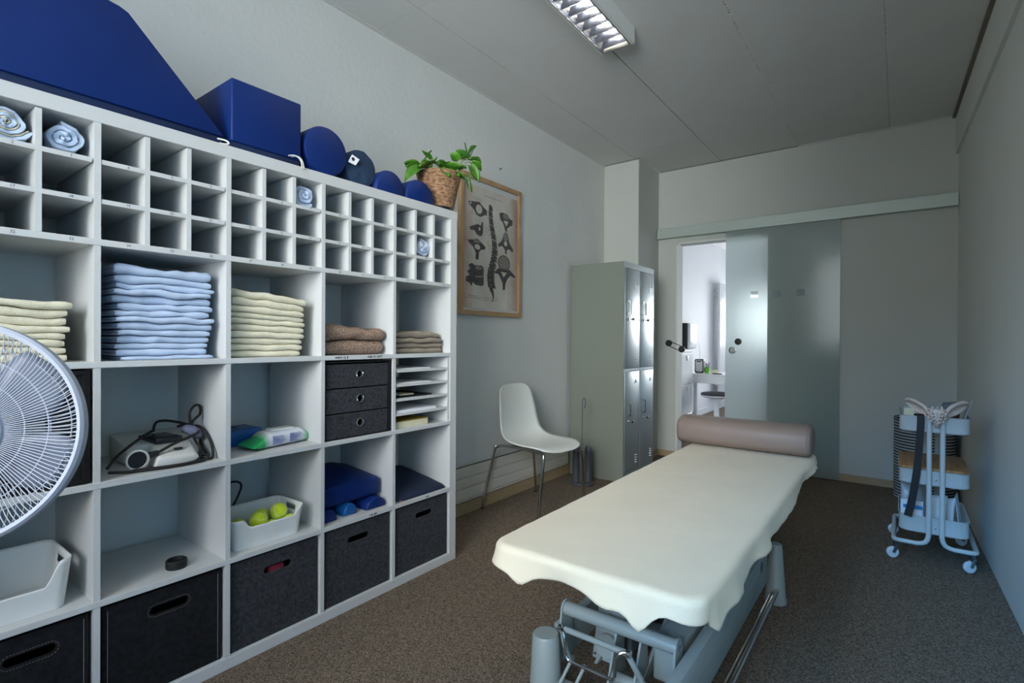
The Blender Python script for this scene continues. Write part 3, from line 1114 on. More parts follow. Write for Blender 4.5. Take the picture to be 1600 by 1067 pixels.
W3 = ZROW['34'] + SHT
dv = thing('therapy_unit', 'grey electrical unit with a dark slanted screen and a tangle of black cable', 'electrical device', (0.25, -1.18, W3))
b = B()
b.prism([(0.115, -1.29, W3 + 0.002), (0.115, -1.068, W3 + 0.002), (0.115, -1.068, W3 + 0.085), (0.115, -1.29, W3 + 0.085)],
        [(0.265, -1.285, W3 + 0.002), (0.265, -1.072, W3 + 0.002), (0.265, -1.072, W3 + 0.060), (0.265, -1.285, W3 + 0.060)], bev=0.008)
b.build('rear_housing', 'dev', dv)
b = B()
b.prism([(0.275, -1.235, W3 + 0.001), (0.275, -1.10, W3 + 0.001), (0.275, -1.105, W3 + 0.062), (0.275, -1.225, W3 + 0.062)],
        [(0.375, -1.245, W3 + 0.001), (0.375, -1.11, W3 + 0.001), (0.375, -1.125, W3 + 0.030), (0.375, -1.232, W3 + 0.030)], bev=0.008)
b.build('front_housing', 'dev', dv)
B().prism([(0.205, -1.235, W3 + 0.084), (0.205, -1.155, W3 + 0.084), (0.29, -1.135, W3 + 0.078), (0.29, -1.212, W3 + 0.078)],
          [(0.205, -1.235, W3 + 0.072), (0.205, -1.155, W3 + 0.072), (0.29, -1.135, W3 + 0.060), (0.29, -1.212, W3 + 0.060)], bev=0.002).build('screen', 'dev_dark', dv)
B().box(0.330, 0.346, -1.178, -1.155, W3 + 0.044, W3 + 0.050, bev=0.002).build('button', 'dev_dark', dv)
b = B()
b.lathe([(0.0295, 0.0), (0.031, 0.006), (0.031, 0.018), (0.026, 0.019), (0.025, 0.010), (0.0001, 0.009)], (0.345, -1.285, W3 + 0.034), 28, 'X')
b.lathe([(0.0255, 0.0005), (0.0255, 0.0125), (0.0001, 0.0126)], (0.345, -1.285, W3 + 0.034), 28, 'X', mi=1)
b.build('plug_socket', ['dev', 'black'], dv)
B().tube([(0.35, -1.255, W3 + 0.040), (0.352, -1.228, W3 + 0.046)], [0.011, 0.008], 12).build('plug_neck', 'rubber', dv)
cab = [
    [(0.352, -1.228, W3 + 0.046), (0.345, -1.18, W3 + 0.066), (0.33, -1.13, W3 + 0.078), (0.30, -1.09, W3 + 0.086), (0.27, -1.13, W3 + 0.09)],
    [(0.39, -1.365, W3 + 0.016), (0.38, -1.31, W3 + 0.006), (0.395, -1.24, W3 + 0.006), (0.40, -1.16, W3 + 0.006), (0.37, -1.09, W3 + 0.008), (0.28, -1.07, W3 + 0.03),
     (0.22, -1.066, W3 + 0.07), (0.20, -1.085, W3 + 0.10), (0.21, -1.12, W3 + 0.098)],
    [(0.36, -1.36, W3 + 0.022), (0.33, -1.33, W3 + 0.045), (0.30, -1.29, W3 + 0.066), (0.26, -1.24, W3 + 0.086), (0.22, -1.20, W3 + 0.094)],
    [(0.20, -1.19, W3 + 0.090), (0.18, -1.175, W3 + 0.115), (0.19, -1.15, W3 + 0.120), (0.23, -1.115, W3 + 0.112), (0.27, -1.105, W3 + 0.105), (0.28, -1.11, W3 + 0.15),
     (0.27, -1.09, W3 + 0.172), (0.25, -1.066, W3 + 0.166), (0.26, -1.07, W3 + 0.14), (0.275, -1.10, W3 + 0.115), (0.30, -1.105, W3 + 0.07), (0.34, -1.10, W3 + 0.03),
     (0.38, -1.13, W3 + 0.007), (0.39, -1.20, W3 + 0.005), (0.36, -1.30, W3 + 0.005)],
    [(0.24, -1.09, W3 + 0.10), (0.28, -1.072, W3 + 0.095), (0.33, -1.064, W3 + 0.05), (0.37, -1.075, W3 + 0.008), (0.36, -1.10, W3 + 0.006), (0.33, -1.12, W3 + 0.01), (0.36, -1.08, W3 + 0.015)],
]
for k, p in enumerate(cab):
    q_ = [Vector((v.x, max(-1.384, min(-1.0625, v.y)), max(W3 + 0.0048, v.z))) for v in spline(p, 8)]
    B().tube(q_, 0.0044, 9).build('cable', 'rubber', dv)
rot = Matrix.Rotation(math.radians(-35), 3, 'X') @ Matrix.Rotation(math.radians(20), 3, 'Z')
B().ellipsoid((0.27, -1.098, W3 + 0.082), 0.030, 0.040, 0.022, rot=rot, zmin=-0.55).build('probe_head', 'mouse', dv)

# wipes pack
wp = []
rings = []
for i in range(25):
    v = i / 24
    y = -0.945 + 0.285 * v
    e_ = min(v, 1 - v)
    hgt = 0.054 * min(1, (e_ / 0.24)) ** 0.85 + 0.003
    hx = 0.055 + 0.008 * max(0, 0.20 - e_) / 0.20
    xc = 0.325 - 0.055 * v + 0.0
    lift = 0.012 * max(0, (0.14 - e_) / 0.14)
    ring = []
    for k in range(20):
        a = 2 * PI * k / 20
        ca, sa = math.cos(a), math.sin(a)
        px = abs(ca) ** 0.55 * math.copysign(1, ca) * hx
        pz = abs(sa) ** 0.75 * math.copysign(1, sa) * hgt / 2
        w = 0.003 * nz(px * 40, y * 45, 4) * (1.6 if e_ < 0.2 else 0.5)
        ring.append((xc + px, y, W3 + max(0.0006, hgt / 2 + pz + lift + w * (1 if pz > 0 else 0.1))))
    rings.append(ring)
wt = thing('wipes_pack', 'green and white plastic pack of wipes lying in the middle row', 'wipes pack', (0.30, -0.8025, W3))
B().loft(rings).build('film_pack', 'wipes', wt, smooth=60)
b = B()
b.prism([(x, y, W3 + 0.050) for x, y in rrect(0.293, -0.800, 0.026, 0.048, 0.010)], [(x, y, W3 + 0.061) for x, y in rrect(0.293, -0.800, 0.024, 0.046, 0.010)], bev=0.0015)
b.build('flip_lid', 'pbin', wt)
rnd = random.Random(5)
b = B()
for i in range(8):
    for j in range(2):
        y = -0.865 + j * 0.075
        z = W3 + 0.043 - i * 0.0042
        xx = 0.325 - 0.055 * ((y + 0.945) / 0.285) + 0.0558
        b.box(xx - 0.002, xx + 0.0012, y, y + 0.05 * rnd.uniform(0.5, 1), z, z + 0.0014)
b.build('printed_lines', mat('faint_blue_print', (110, 116, 170), 0.6, var=0.1), wt, smooth=0)
bc = thing('flat_case', 'blue flat plastic case behind the green wipes pack', 'case', (0.165, -0.93, W3))
B().box(0.10, 0.235, -1.032, -0.835, W3 + 0.0005, W3 + 0.060, bev=0.006).build('case_body', 'wipes_blue', bc)
B().box(0.15, 0.172, -1.0, -0.9, W3 + 0.0595, W3 + 0.0625, bev=0.001).build('grip_slot', 'black', bc)

# drawer unit
a, d = CELL[3]
zb = W3 + 0.0005
zt = ZROW['23'] - SHT - 0.006
du = thing('drawer_unit', 'charcoal felt drawer unit with three ringed drawers in the middle row', 'drawer unit', (0.24, (a + d) / 2, zb))
ya, yb = a + 0.004, d - 0.006
b = B()
fx = XF - 0.008
b.box(0.07, fx, ya, ya + 0.006, zb, zt)
b.box(0.07, fx, yb - 0.012, yb, zb, zt)
b.box(0.07, fx, ya + 0.006, yb - 0.012, zt - 0.006, zt)
b.box(0.07, fx, ya + 0.006, yb - 0.012, zb, zb + 0.004)
b.box(0.07, 0.076, ya + 0.006, yb - 0.012, zb + 0.004, zt - 0.006)
b.build('frame', 'felt_black', du, smooth=0)
hz = (zt - zb - 0.012) / 3
for k in range(3):
    za = zb + 0.005 + k * hz
    dr = B()
    hy, hzc = (ya + yb) / 2 + 0.002, za + hz * 0.52
    circ = [(hy + 0.0135 * math.cos(2 * PI * i / 20), hzc + 0.0135 * math.sin(2 * PI * i / 20)) for i in range(20)]
    xo = fx - 0.003 - (0.004 if k == 2 else 0.0)
    ys0, ys1 = ya + 0.0075, yb - 0.0135 - (0.004 if k < 2 else 0)
    dr.plate([(ys0, za), (ys1, za), (ys1, za + hz - 0.006), (ys0, za + hz - 0.006)], [circ], lambda p: (xo, p[0], p[1]), lambda p: (xo - 0.006, p[0], p[1]))
    dr.box(0.085, xo - 0.006, ys0, ys0 + 0.004, za, za + hz - 0.008)
    dr.box(0.085, xo - 0.006, ys1 - 0.004, ys1, za, za + hz - 0.008)
    dr.box(0.085, xo - 0.006, ys0 + 0.004, ys1 - 0.004, za, za + 0.004)
    do = dr.build('drawer', 'felt', du, smooth=0)
    g = B().tube([(xo + 0.001, hy + 0.0155 * math.cos(2 * PI * i / 28), hzc + 0.0155 * math.sin(2 * PI * i / 28)) for i in range(28)], 0.0033, 8, closed=True)
    g.build('ring_grommet', 'chrome', do)

# papers in the letter trays
a, d = CELL[4]
zz = [z + 0.0062 for z in TR]


def sheets(name, m, x0, x1, y0, y1, z0, h, label, cat='papers'):
    o = B().prism([(x0, y0, z0), (x1, y0 + 0.004, z0), (x1, y1, z0), (x0, y1 - 0.006, z0)], [(x0, y0, z0 + h), (x1, y0 + 0.004, z0 + h), (x1, y1, z0 + h), (x0, y1 - 0.006, z0 + h)]).build(name, m, smooth=0)
    return tag(o, label, cat)


sheets('paper_sheets', 'paper', 0.12, 0.395, a + 0.02, a + 0.232, zz[0], 0.004, 'few white sheets in the top letter tray')
sheets('paper_sheets', 'paper', 0.12, 0.400, a + 0.02, a + 0.235, zz[1], 0.003, 'white sheets in the second letter tray from the top')
sheets('document_folder', 'felt_black', 0.10, 0.395, a + 0.012, a + 0.245, zz[2], 0.007, 'black folder in the third letter tray', 'folder')
sheets('notepad', 'paper_cream', 0.30, 0.372, a + 0.060, a + 0.150, zz[2] + 0.0072, 0.006, 'small cream notepad on the black folder', 'notepad')
sheets('paper_sheets', 'paper', 0.11, 0.408, a + 0.012, a + 0.260, zz[3], 0.010, 'thick stack of white sheets in the fourth letter tray')
bk = thing('book', 'yellow covered book lying under the letter trays', 'book', (0.26, a + 0.115, W3))
B().box(0.13, 0.396, a + 0.012, a + 0.218, W3 + 0.0006, W3 + 0.028).build('page_block', 'paper_cream', bk, smooth=0)
B().box(0.128, 0.398, a + 0.010, a + 0.220, W3 + 0.0282, W3 + 0.0312, bev=0.0008, seg=1).build('cover', 'yellow_board', bk, smooth=0)

# ---- row 4: tubs, tennis balls, puck, blue cushions, navy pad
W4 = ZROW['45'] + SHT


def tub(name, label, xa, xb, ya, yb, z0, h, dip, taper, ca, cb, r=0.03):
    t = thing(name, label, 'plastic tub', ((xa + xb) / 2, (ya + yb) / 2, z0))
    cx, cy = (xa + xb) / 2, (ya + yb) / 2
    hx, hy = (xb - xa) / 2, (yb - ya) / 2
    base = []
    K = 8
    P = rrect(0, 0, 1, 1, 0.2, 1)
    # dense perimeter
    per = []
    rr = rrect(0, 0, hx, hy, r, K)
    n0 = len(rr)
    for i in range(n0):
        p, q = Vector(rr[i]), Vector(rr[(i + 1) % n0])
        k = max(1, int((q - p).length / 0.008))
        for j in range(k):
            per.append(p.lerp(q, j / k))
    NZ = 12

    def top(p):
        # the front (+X) rim dips between ca and cb
        if p.x < hx - r * 0.9:
            return h
        u = p.y
        s = min(1, max(0, (u - ca) / 0.03)) * min(1, max(0, (cb - u) / 0.03))
        s = s * s * (3 - 2 * s)
        return h - dip * s
    grid = []
    for j in range(NZ + 1):
        row = []
        for p in per:
            hh = top(p) * j / NZ
            k = 1 - taper * (1 - hh / h)
            row.append((cx + p.x * k, cy + p.y * k, z0 + 0.0006 + hh))
        row.append(row[0])
        grid.append(row)
    b = B()
    bm = b.bm
    R = [[bm.verts.new(p) for p in row[:-1]] for row in grid]
    n = len(per)
    for j in range(NZ):
        for i in range(n):
            p = (per[i] + per[(i + 1) % n]) / 2
            zc = h * (j + 0.5) / NZ
            if abs(p.x) < 0.034 and abs(p.y) > hy - 0.01 and 0.68 * h < zc < 0.86 * h:
                continue            # hand holes in the two short sides
            bm.faces.new((R[j][i], R[j][(i + 1) % n], R[j + 1][(i + 1) % n], R[j + 1][i]))
    bm.faces.new(list(reversed(R[0])))
    o = b.build('tub_body', 'pbin', t, smooth=40)
    md = o.modifiers.new('wall', 'SOLIDIFY')
    md.thickness = 0.0032
    md.offset = -1
    return t


tub('plastic_tub', 'long empty white plastic tub in the left column', 0.17, 0.395, -1.735, -1.442, W4, 0.132, 0.064, 0.10, -0.120, 0.120)
tub('plastic_tub', 'white plastic tub holding yellow tennis balls', 0.205, 0.398, -1.026, -0.752, W4, 0.106, 0.032, 0.12, -0.100, 0.120)


def ball(c, R_, seed, label):
    t = thing('tennis_ball', label, 'tennis ball', (c[0], c[1], c[2] - R_), group='tennis balls in the white tub')
    B().ellipsoid(c, R_, R_, R_, 28, 16).build('felt_ball', 'tennis', t, smooth=90)
    rnd_ = random.Random(seed)
    rot_ = Matrix.Rotation(rnd_.uniform(0, 6), 3, 'X') @ Matrix.Rotation(rnd_.uniform(0, 6), 3, 'Y') @ Matrix.Rotation(rnd_.uniform(0, 6), 3, 'Z')
    pts = []
    for i in range(60):
        s = 2 * PI * i / 60
        a_, b_ = 0.75, 0.25
        v = Vector((a_ * math.cos(s) + b_ * math.cos(3 * s), a_ * math.sin(s) - b_ * math.sin(3 * s), 2 * math.sqrt(a_ * b_) * math.sin(2 * s))).normalized()
        pts.append(Vector(c) + rot_ @ (v * (R_ - 0.0006)))
    B().tube(pts, 0.0016, 6, closed=True).build('seam', 'seam', t)


RB = 0.0315
ball((0.336, -0.902, W4 + 0.071), RB, 1, 'tennis ball at the front left of the white tub, showing over the rim')
ball((0.322, -0.818, W4 + 0.080), RB, 2, 'highest tennis ball, on top of the others in the white tub')
ball((0.352, -0.860, W4 + 0.0345), RB, 3, 'tennis ball half hidden behind the low rim of the white tub')
ball((0.346, -0.790, W4 + 0.0345), RB, 4, 'tennis ball at the front right of the white tub')
ball((0.276, -0.862, W4 + 0.060), RB, 5, 'tennis ball at the back, between the two highest balls')
ball((0.264, -0.942, W4 + 0.040), RB, 6, 'tennis ball at the left end, showing through the hand hole')
ball((0.268, -0.800, W4 + 0.0345), RB, 7, 'tennis ball at the back right of the white tub')
ball((0.350, -0.946, W4 + 0.0345), RB, 8, 'tennis ball lowest at the left corner of the white tub')
o = B().tube(spline([(0.12, -1.02, W4 + 0.06), (0.10, -0.97, W4 + 0.10), (0.10, -0.90, W4 + 0.165), (0.12, -0.86, W4 + 0.15), (0.14, -0.92, W4 + 0.06), (0.18, -1.02, W4 + 0.02), (0.19, -0.98, W4 + 0.0045)], 8), 0.004, 8).build('loose_cable', 'rubber')
tag(o, 'black cable lying behind the tub of tennis balls', 'cable')
b = B()
b.lathe([(0.0285, 0.0005), (0.030, 0.004), (0.030, 0.024), (0.0275, 0.0265), (0.0245, 0.0265), (0.0235, 0.016), (0.0001, 0.0155)], (0.352, -1.176, W4), 32)
tag(b.build('rubber_puck', 'rubber'), 'small black rubber puck alone on the white shelf', 'puck')

# blue cushions
cu = B()
za = W4 + 0.049
cu.prism([(0.10, -0.676, za), (0.10, -0.362, za), (0.10, -0.362, za + 0.095), (0.10, -0.45, za + 0.120), (0.10, -0.60, za + 0.120), (0.10, -0.676, za + 0.115)],
         [(0.362, -0.676, za), (0.362, -0.372, za), (0.362, -0.372, za + 0.078), (0.362, -0.45, za + 0.082), (0.362, -0.60, za + 0.080), (0.362, -0.676, za + 0.080)], bev=0.014, seg=3)
tag(cu.build('foam_cushion', 'blue'), 'thick blue vinyl cushion resting on three small blue rolls', 'cushion')


def half_roll(name, xa, xb, yc, z0, hw, hh, label, m='blue', bev=0.010, tagged=True, flat=0.004):
    pts = [(yc - hw, z0), (yc - hw, z0 + flat)]
    for i in range(1, 18):
        a_ = PI - PI * i / 18
        pts.append((yc + hw * math.cos(a_), z0 + flat + (hh - flat) * math.sin(a_)))
    pts += [(yc + hw, z0 + flat), (yc + hw, z0)]
    inset = []
    cyc, czc = yc, z0 + hh * 0.42
    rings = []
    for x, k in ((xa, 0.86), (xa + bev * 0.3, 0.94), (xa + bev, 1), (xb - bev, 1), (xb - bev * 0.3, 0.94), (xb, 0.86)):
        rings.append([(x, cyc + (p - cyc) * k, max(z0, czc + (q - czc) * k)) for p, q in pts])
    b_ = B().loft(rings)
    o_ = b_.build(name, m, smooth=50)
    return tag(o_, label, 'half-round bolster') if tagged else o_


half_roll('half_round_bolster', 0.10, 0.388, -0.410, W4 + 0.0006, 0.052, 0.047, 'small blue half roll under the right end of the blue cushion')
half_roll('half_round_bolster', 0.10, 0.375, -0.533, W4 + 0.0006, 0.034, 0.047, 'small blue half roll under the middle of the blue cushion', m='wipes_blue')
half_roll('half_round_bolster', 0.10, 0.385, -0.640, W4 + 0.0006, 0.036, 0.047, 'small blue half roll at the left, half hidden by the shelf divider')

b = B()
grid0, rings = [], []
nx = 12
for i in range(nx + 1):
    u = i / nx
    x = 0.09 + 0.318 * u
    ring = []
    for k in range(28):
        a_ = 2 * PI * k / 28
        ca, sa = math.cos(a_), math.sin(a_)
        hy = 0.158 * (1 - 0.04 * abs(2 * u - 1))
        hgt = (0.085 - 0.062 * u) * (0.35 if i in (0, nx) else 1)
        y = -0.158 + hy * math.copysign(abs(ca) ** 0.45, ca)
        z = W4 + 0.001 + hgt / 2 + hgt / 2 * math.copysign(abs(sa) ** 0.6, sa) * (1 if sa < 0 else (1 - 0.35 * abs(ca) ** 4))
        ring.append((x, y, max(W4 + 0.0006, z + 0.003 * nz(x * 12, y * 12, 3))))
    rings.append(ring)
pdn = thing('folded_pad', 'dark navy padded mat lying on the right end of the shelf', 'pad', (0.25, -0.158, W4))
B().loft(rings).build('pad_cover', 'navy_dark', pdn, smooth=60)
B().box(0.402, 0.414, -0.300, -0.288, W4 + 0.004, W4 + 0.0055).build('pink_tag', mat('pink_fabric', (216, 120, 120), 0.8, var=0.05), pdn, smooth=0)

# ---- on top of the shelf
wd = thing('positioning_wedge', 'huge blue vinyl wedge with sloping right side on top of the shelf', 'foam wedge', (0.23, -1.45, ZTOP))
P_ = [(-1.052, ZTOP + 0.030), (-1.322, ZTOP + 0.308), (-1.345, ZTOP + 0.317), (-1.40, ZTOP + 0.323), (-1.80, ZTOP + 0.330), (-1.90, ZTOP + 0.030)]
B().prism([(0.055, y, z) for y, z in P_], [(0.402, y, z) for y, z in P_], bev=0.006).build('foam_body', 'blue', wd)
B().box(0.06, 0.396, -1.89, -1.058, ZTOP + 0.0005, ZTOP + 0.030, bev=0.004).build('zip_base', 'blue_zip', wd)
B().tube(spline([(0.397, -1.075, ZTOP + 0.020), (0.410, -1.055, ZTOP + 0.017), (0.416, -1.047, ZTOP + 0.008), (0.410, -1.058, ZTOP + 0.004), (0.404, -1.072, ZTOP + 0.0045)], 6), 0.0028, 8).build('cord_loop', 'cord', wd)
cb = thing('foam_cube', 'blue vinyl foam cube between the big wedge and the roll', 'foam cube', (0.235, -0.905, ZTOP))
B().box(0.07, 0.405, -1.034, -0.781, ZTOP + 0.026, ZTOP + 0.238, bev=0.006, seg=3).build('foam_body', 'blue', cb)
B().box(0.075, 0.400, -1.030, -0.785, ZTOP + 0.0005, ZTOP + 0.026, bev=0.004).build('zip_base', 'blue_zip', cb)
for s in (0, 1):
    B().tube(spline([(0.404, -0.832 + 0.012 * s, ZTOP + 0.032), (0.414, -0.812 + 0.01 * s, ZTOP + 0.036), (0.4235, -0.795 + 0.006 * s, ZTOP + 0.022), (0.4265, -0.790 + 0.008 * s, ZTOP - 0.008)], 6), 0.0024, 8).build('cord_end', 'cord', cb)


def roll(name, label, xa, xb, yc, R_, m, n=44, rnd_=0.012):
    zc = ZTOP + R_ + 0.0005
    pr = [(R_ - rnd_, 0), (R_ - rnd_ * 0.3, rnd_ * 0.3), (R_, rnd_), (R_, xb - xa - rnd_), (R_ - rnd_ * 0.3, xb - xa - rnd_ * 0.3), (R_ - rnd_, xb - xa)]
    return B().lathe(pr, (xa, yc, zc), n, 'X'), zc


b, zc = roll('', '', 0.08, 0.405, -0.672, 0.095, 'blue')
tag(b.build('round_bolster', 'blue', smooth=40), 'thick blue vinyl roll right of the blue cube', 'round bolster')
nv = thing('round_bolster', 'navy cotton roll with a white sewn tag, on top of the shelf', 'round bolster', (0.23, -0.498, ZTOP))
R_ = 0.077
rings = []
for x, k in ((0.09, 0.9), (0.10, 1.0), (0.2, 1.0), (0.30, 1.0), (0.378, 1.0), (0.386, 0.96), (0.389, 0.70), (0.390, 0.3)):
    rings.append([(x + 0.004 * nz(math.cos(2 * PI * q / 40) * 2, math.sin(2 * PI * q / 40) * 2, x * 9), -0.498 + R_ * k * math.cos(2 * PI * q / 40) * (1 + 0.02 * nz(math.cos(2 * PI * q / 40) * 3, math.sin(2 * PI * q / 40) * 3, 1)),
                   max(ZTOP + 0.0006, ZTOP + R_ + R_ * k * math.sin(2 * PI * q / 40) * (1 + 0.03 * nz(math.cos(2 * PI * q / 40) * 3, math.sin(2 * PI * q / 40) * 3, 5)))) for q in range(40)])
B().loft(rings).build('cloth_cover', 'navy', nv, smooth=60)
tg = B()
tg.prism([(0.391, -0.566, ZTOP + 0.086), (0.399, -0.535, ZTOP + 0.078), (0.401, -0.518, ZTOP + 0.106), (0.393, -0.548, ZTOP + 0.120)],
         [(0.3925, -0.566, ZTOP + 0.086), (0.4005, -0.535, ZTOP + 0.078), (0.4025, -0.518, ZTOP + 0.106), (0.3945, -0.548, ZTOP + 0.120)])
tgo = tg.build('sewn_tag', 'paper', nv, smooth=0)
b = B()
b.ellipsoid((0.3985, -0.546, ZTOP + 0.101), 0.0012, 0.008, 0.008, 16, 8)
b.build('emblem', 'ink', tgo)
half_roll('half_round_bolster', 0.08, 0.405, -0.352, ZTOP + 0.0006, 0.083, 0.104, 'blue half roll touching the navy roll on top of the shelf', bev=0.014, flat=0.012)
half_roll('half_round_bolster', 0.08, 0.405, -0.176, ZTOP + 0.0006, 0.092, 0.106, 'blue half roll next to the plant pot on top of the shelf', bev=0.014, flat=0.012)

# ---- plant
pc = Vector((0.335, 0.012, ZTOP))
pl = thing('potted_plant', 'leafy green pothos in a woven seagrass pot at the shelf end', 'plant', pc)
pr = [(0.066, 0.0005), (0.071, 0.004), (0.073, 0.016)]
B().lathe(pr + [(0.0735, 0.018)], pc, 36).build('pot_base', 'black', pl)
prof = []
z = 0.0185
k = 0
while z < 0.19:
    rr = 0.0735 + (0.112 - 0.0735) * (z - 0.0185) / 0.172
    prof.append((rr + (0.0016 if k % 2 else -0.0008), z))
    z += 0.0032
    k += 1
prof += [(0.108, 0.192), (0.104, 0.188), (0.100, 0.165), (0.0001, 0.163)]
B().lathe(prof, pc, 48).build('woven_pot', 'rope', pl, smooth=60)
B().lathe([(0.099, 0.0), (0.095, 0.008), (0.0001, 0.011)], pc + Vector((0, 0, 0.1645)), 32).build('soil', 'soil', pl)


def leaf(base, tip, width, droop, seed, parent, stem_from):
    """one heart-shaped leaf with its own stem"""
    b_ = Vector(base)
    t_ = Vector(tip)
    ax = t_ - b_
    L_ = ax.length
    ax.normalize()
    side = ax.cross(Vector((0, 0, 1)))
    if side.length < 0.2:
        side = ax.cross(Vector((1, 0, 0)))
    side.normalize()
    rnd_ = random.Random(seed)
    side = (Matrix.Rotation(rnd_.uniform(-0.7, 0.7), 3, ax) @ side)
    up = side.cross(ax)
    g = []
    n = 10
    for i in range(n + 1):
        s = i / n
        w = width * (math.sin(PI * min(1, s * 0.93 + 0.07)) ** 0.75) * (1.15 - 0.5 * s)
        if i == n:
            w = 0.0006
        row = []
        for j in range(-3, 4):
            q = j / 3
            back = 0.10 * L_ * max(0, 0.3 - s) / 0.3 * abs(q)
            p = b_ + ax * (L_ * s - back) + side * (w * q) + up * (0.28 * width * (abs(q) ** 1.4) - droop * s * s * L_ + 0.05 * width * math.sin(9 * s + seed) * abs(q))
            row.append(p)
        g.append(row)
    o_ = B().sheet(g).build('leaf', 'leaf', parent, smooth=90, recalc=False)
    md_ = o_.modifiers.new('thickness', 'SOLIDIFY')
    md_.thickness = 0.0009
    sf = Vector(stem_from)
    mid_ = (sf + b_) / 2 + Vector((0, 0, 0.02 * (b_ - sf).length / 0.1))
    B().tube(spline([sf, mid_, b_ + ax * 0.002], 6), 0.0016, 6).build('stem', 'stem', parent)


top = pc + Vector((0, 0, 0.172))
LV = [  # base offset, tip offset, half width, droop
    ((0.02, -0.095, 0.026), (0.05, -0.190, 0.020), 0.036, 0.25), ((0.00, -0.135, 0.026), (0.02, -0.235, -0.030), 0.032, 0.45),
    ((-0.05, -0.09, 0.040), (-0.06, -0.180, 0.052), 0.032, 0.2), ((0.03, -0.095, 0.065), (0.04, -0.150, 0.090), 0.030, 0.1),
    ((-0.01, -0.085, 0.075), (0.00, -0.050, 0.125), 0.020, 0.0), ((0.07, -0.055, 0.026), (0.125, -0.055, -0.016), 0.034, 0.3),
    ((0.06, -0.005, 0.030), (0.128, 0.015, 0.000), 0.034, 0.2), ((0.03, -0.02, 0.040), (0.085, -0.08, 0.050), 0.036, 0.2),
    ((0.00, 0.02, 0.050), (0.05, -0.02, 0.085), 0.034, 0.2), ((0.05, 0.045, 0.030), (0.118, 0.095, 0.002), 0.034, 0.2),
    ((-0.03, 0.03, 0.060), (0.01, 0.065, 0.105), 0.032, 0.15), ((0.03, 0.06, 0.045), (0.085, 0.02, 0.075), 0.032, 0.2),
    ((-0.05, -0.03, 0.050), (-0.02, -0.08, 0.085), 0.032, 0.2), ((0.05, 0.02, 0.050), (0.11, 0.045, 0.065), 0.032, 0.25),
    ((0.03, 0.190, 0.145), (0.045, 0.225, 0.225), 0.044, 0.1), ((0.02, 0.180, 0.150), (0.00, 0.125, 0.182), 0.028, 0.1),
    ((0.03, 0.205, 0.150), (0.03, 0.290, 0.165), 0.030, 0.2), ((0.04, 0.205, 0.130), (0.05, 0.275, 0.115), 0.034, 0.25),
    ((0.04, 0.195, 0.110), (0.06, 0.255, 0.040), 0.030, 0.25), ((0.05, 0.160, 0.050), (0.07, 0.190, -0.030), 0.026, 0.2),
    ((0.04, 0.105, 0.115), (0.02, 0.060, 0.140), 0.030, 0.1), ((0.06, 0.140, 0.010), (0.075, 0.150, -0.040), 0.012, 0.1),
    ((0.025, 0.175, 0.165), (0.03, 0.165, 0.225), 0.024, 0.1), ((0.02, -0.06, 0.055), (0.075, -0.12, 0.060), 0.034, 0.25),
    ((-0.04, -0.12, 0.030), (-0.02, -0.205, 0.030), 0.030, 0.3), ((0.045, 0.075, 0.06), (0.085, 0.110, 0.075), 0.030, 0.25),
]
for i, (bo, to, w, dp) in enumerate(LV):
    if i >= 14:
        sf = top + Vector((0.055, 0.060 + 0.004 * (i % 4), -0.006))
    else:
        sf = top + Vector((bo[0] * 0.45, bo[1] * 0.45, 0.0))
    leaf(top + Vector(bo), top + Vector(to), w, dp, i, pl, sf)

# ================================================================== LEFT WALL: POSTER, NAIL
PY0, PY1, PZ0, PZ1 = 0.515, 1.160, 1.256, 2.153
po = thing('framed_poster', 'oak framed anatomical print of a spine and vertebrae on the left wall', 'poster', (0.0, (PY0 + PY1) / 2, PZ0))
fw_ = 0.030
for y in (PY0, PY1 - fw_):
    B().box(0.0008, 0.026, y, y + fw_, PZ0, PZ1, bev=0.0015, seg=1).build('frame_rail', 'oak', po, smooth=0)
for z in (PZ0, PZ1 - fw_):
    B().box(0.0008, 0.0255, PY0 + fw_, PY1 - fw_, z, z + fw_, bev=0.0012, seg=1).build('frame_rail', 'oak_h', po, smooth=0)
B().box(0.0008, 0.008, PY0 + fw_, PY1 - fw_, PZ0 + fw_, PZ1 - fw_).build('mount_board', 'mount', po, smooth=0)
u0, u1 = PY0 + fw_ + 0.002, PY1 - fw_ - 0.002
v0, v1 = PZ1 - fw_ - 0.034, PZ0 + fw_ + 0.016
B().box(0.0081, 0.010, u0, u1, v1, v0).build('print_sheet', 'print', po, smooth=0)


def pp(u, v):
    return (u0 + (u1 - u0) * u, v0 + (v1 - v0) * v)


_layer = [0]


def ink(b_, pts, mi=0, holes=()):
    _layer[0] += 1
    x = 0.0102 + 0.00002 * (_layer[0] % 20)
    b_.plate([pp(*p) for p in pts], [[pp(*p) for p in h] for h in holes], lambda p: (x + 0.0003, p[0], p[1]), lambda p: (x - 0.0001, p[0], p[1]), mi=mi)


def blob(cu, cv, ru, rv, n=18, seed=0, amp=0.12, ph=0.0):
    return [(cu + ru * math.cos(2 * PI * i / n + ph) * (1 + amp * nz(math.cos(2 * PI * i / n) * 2, math.sin(2 * PI * i / n) * 2, seed)),
             cv + rv * math.sin(2 * PI * i / n + ph) * (1 + amp * nz(math.cos(2 * PI * i / n) * 2, math.sin(2 * PI * i / n) * 2, seed + 7))) for i in range(n)]


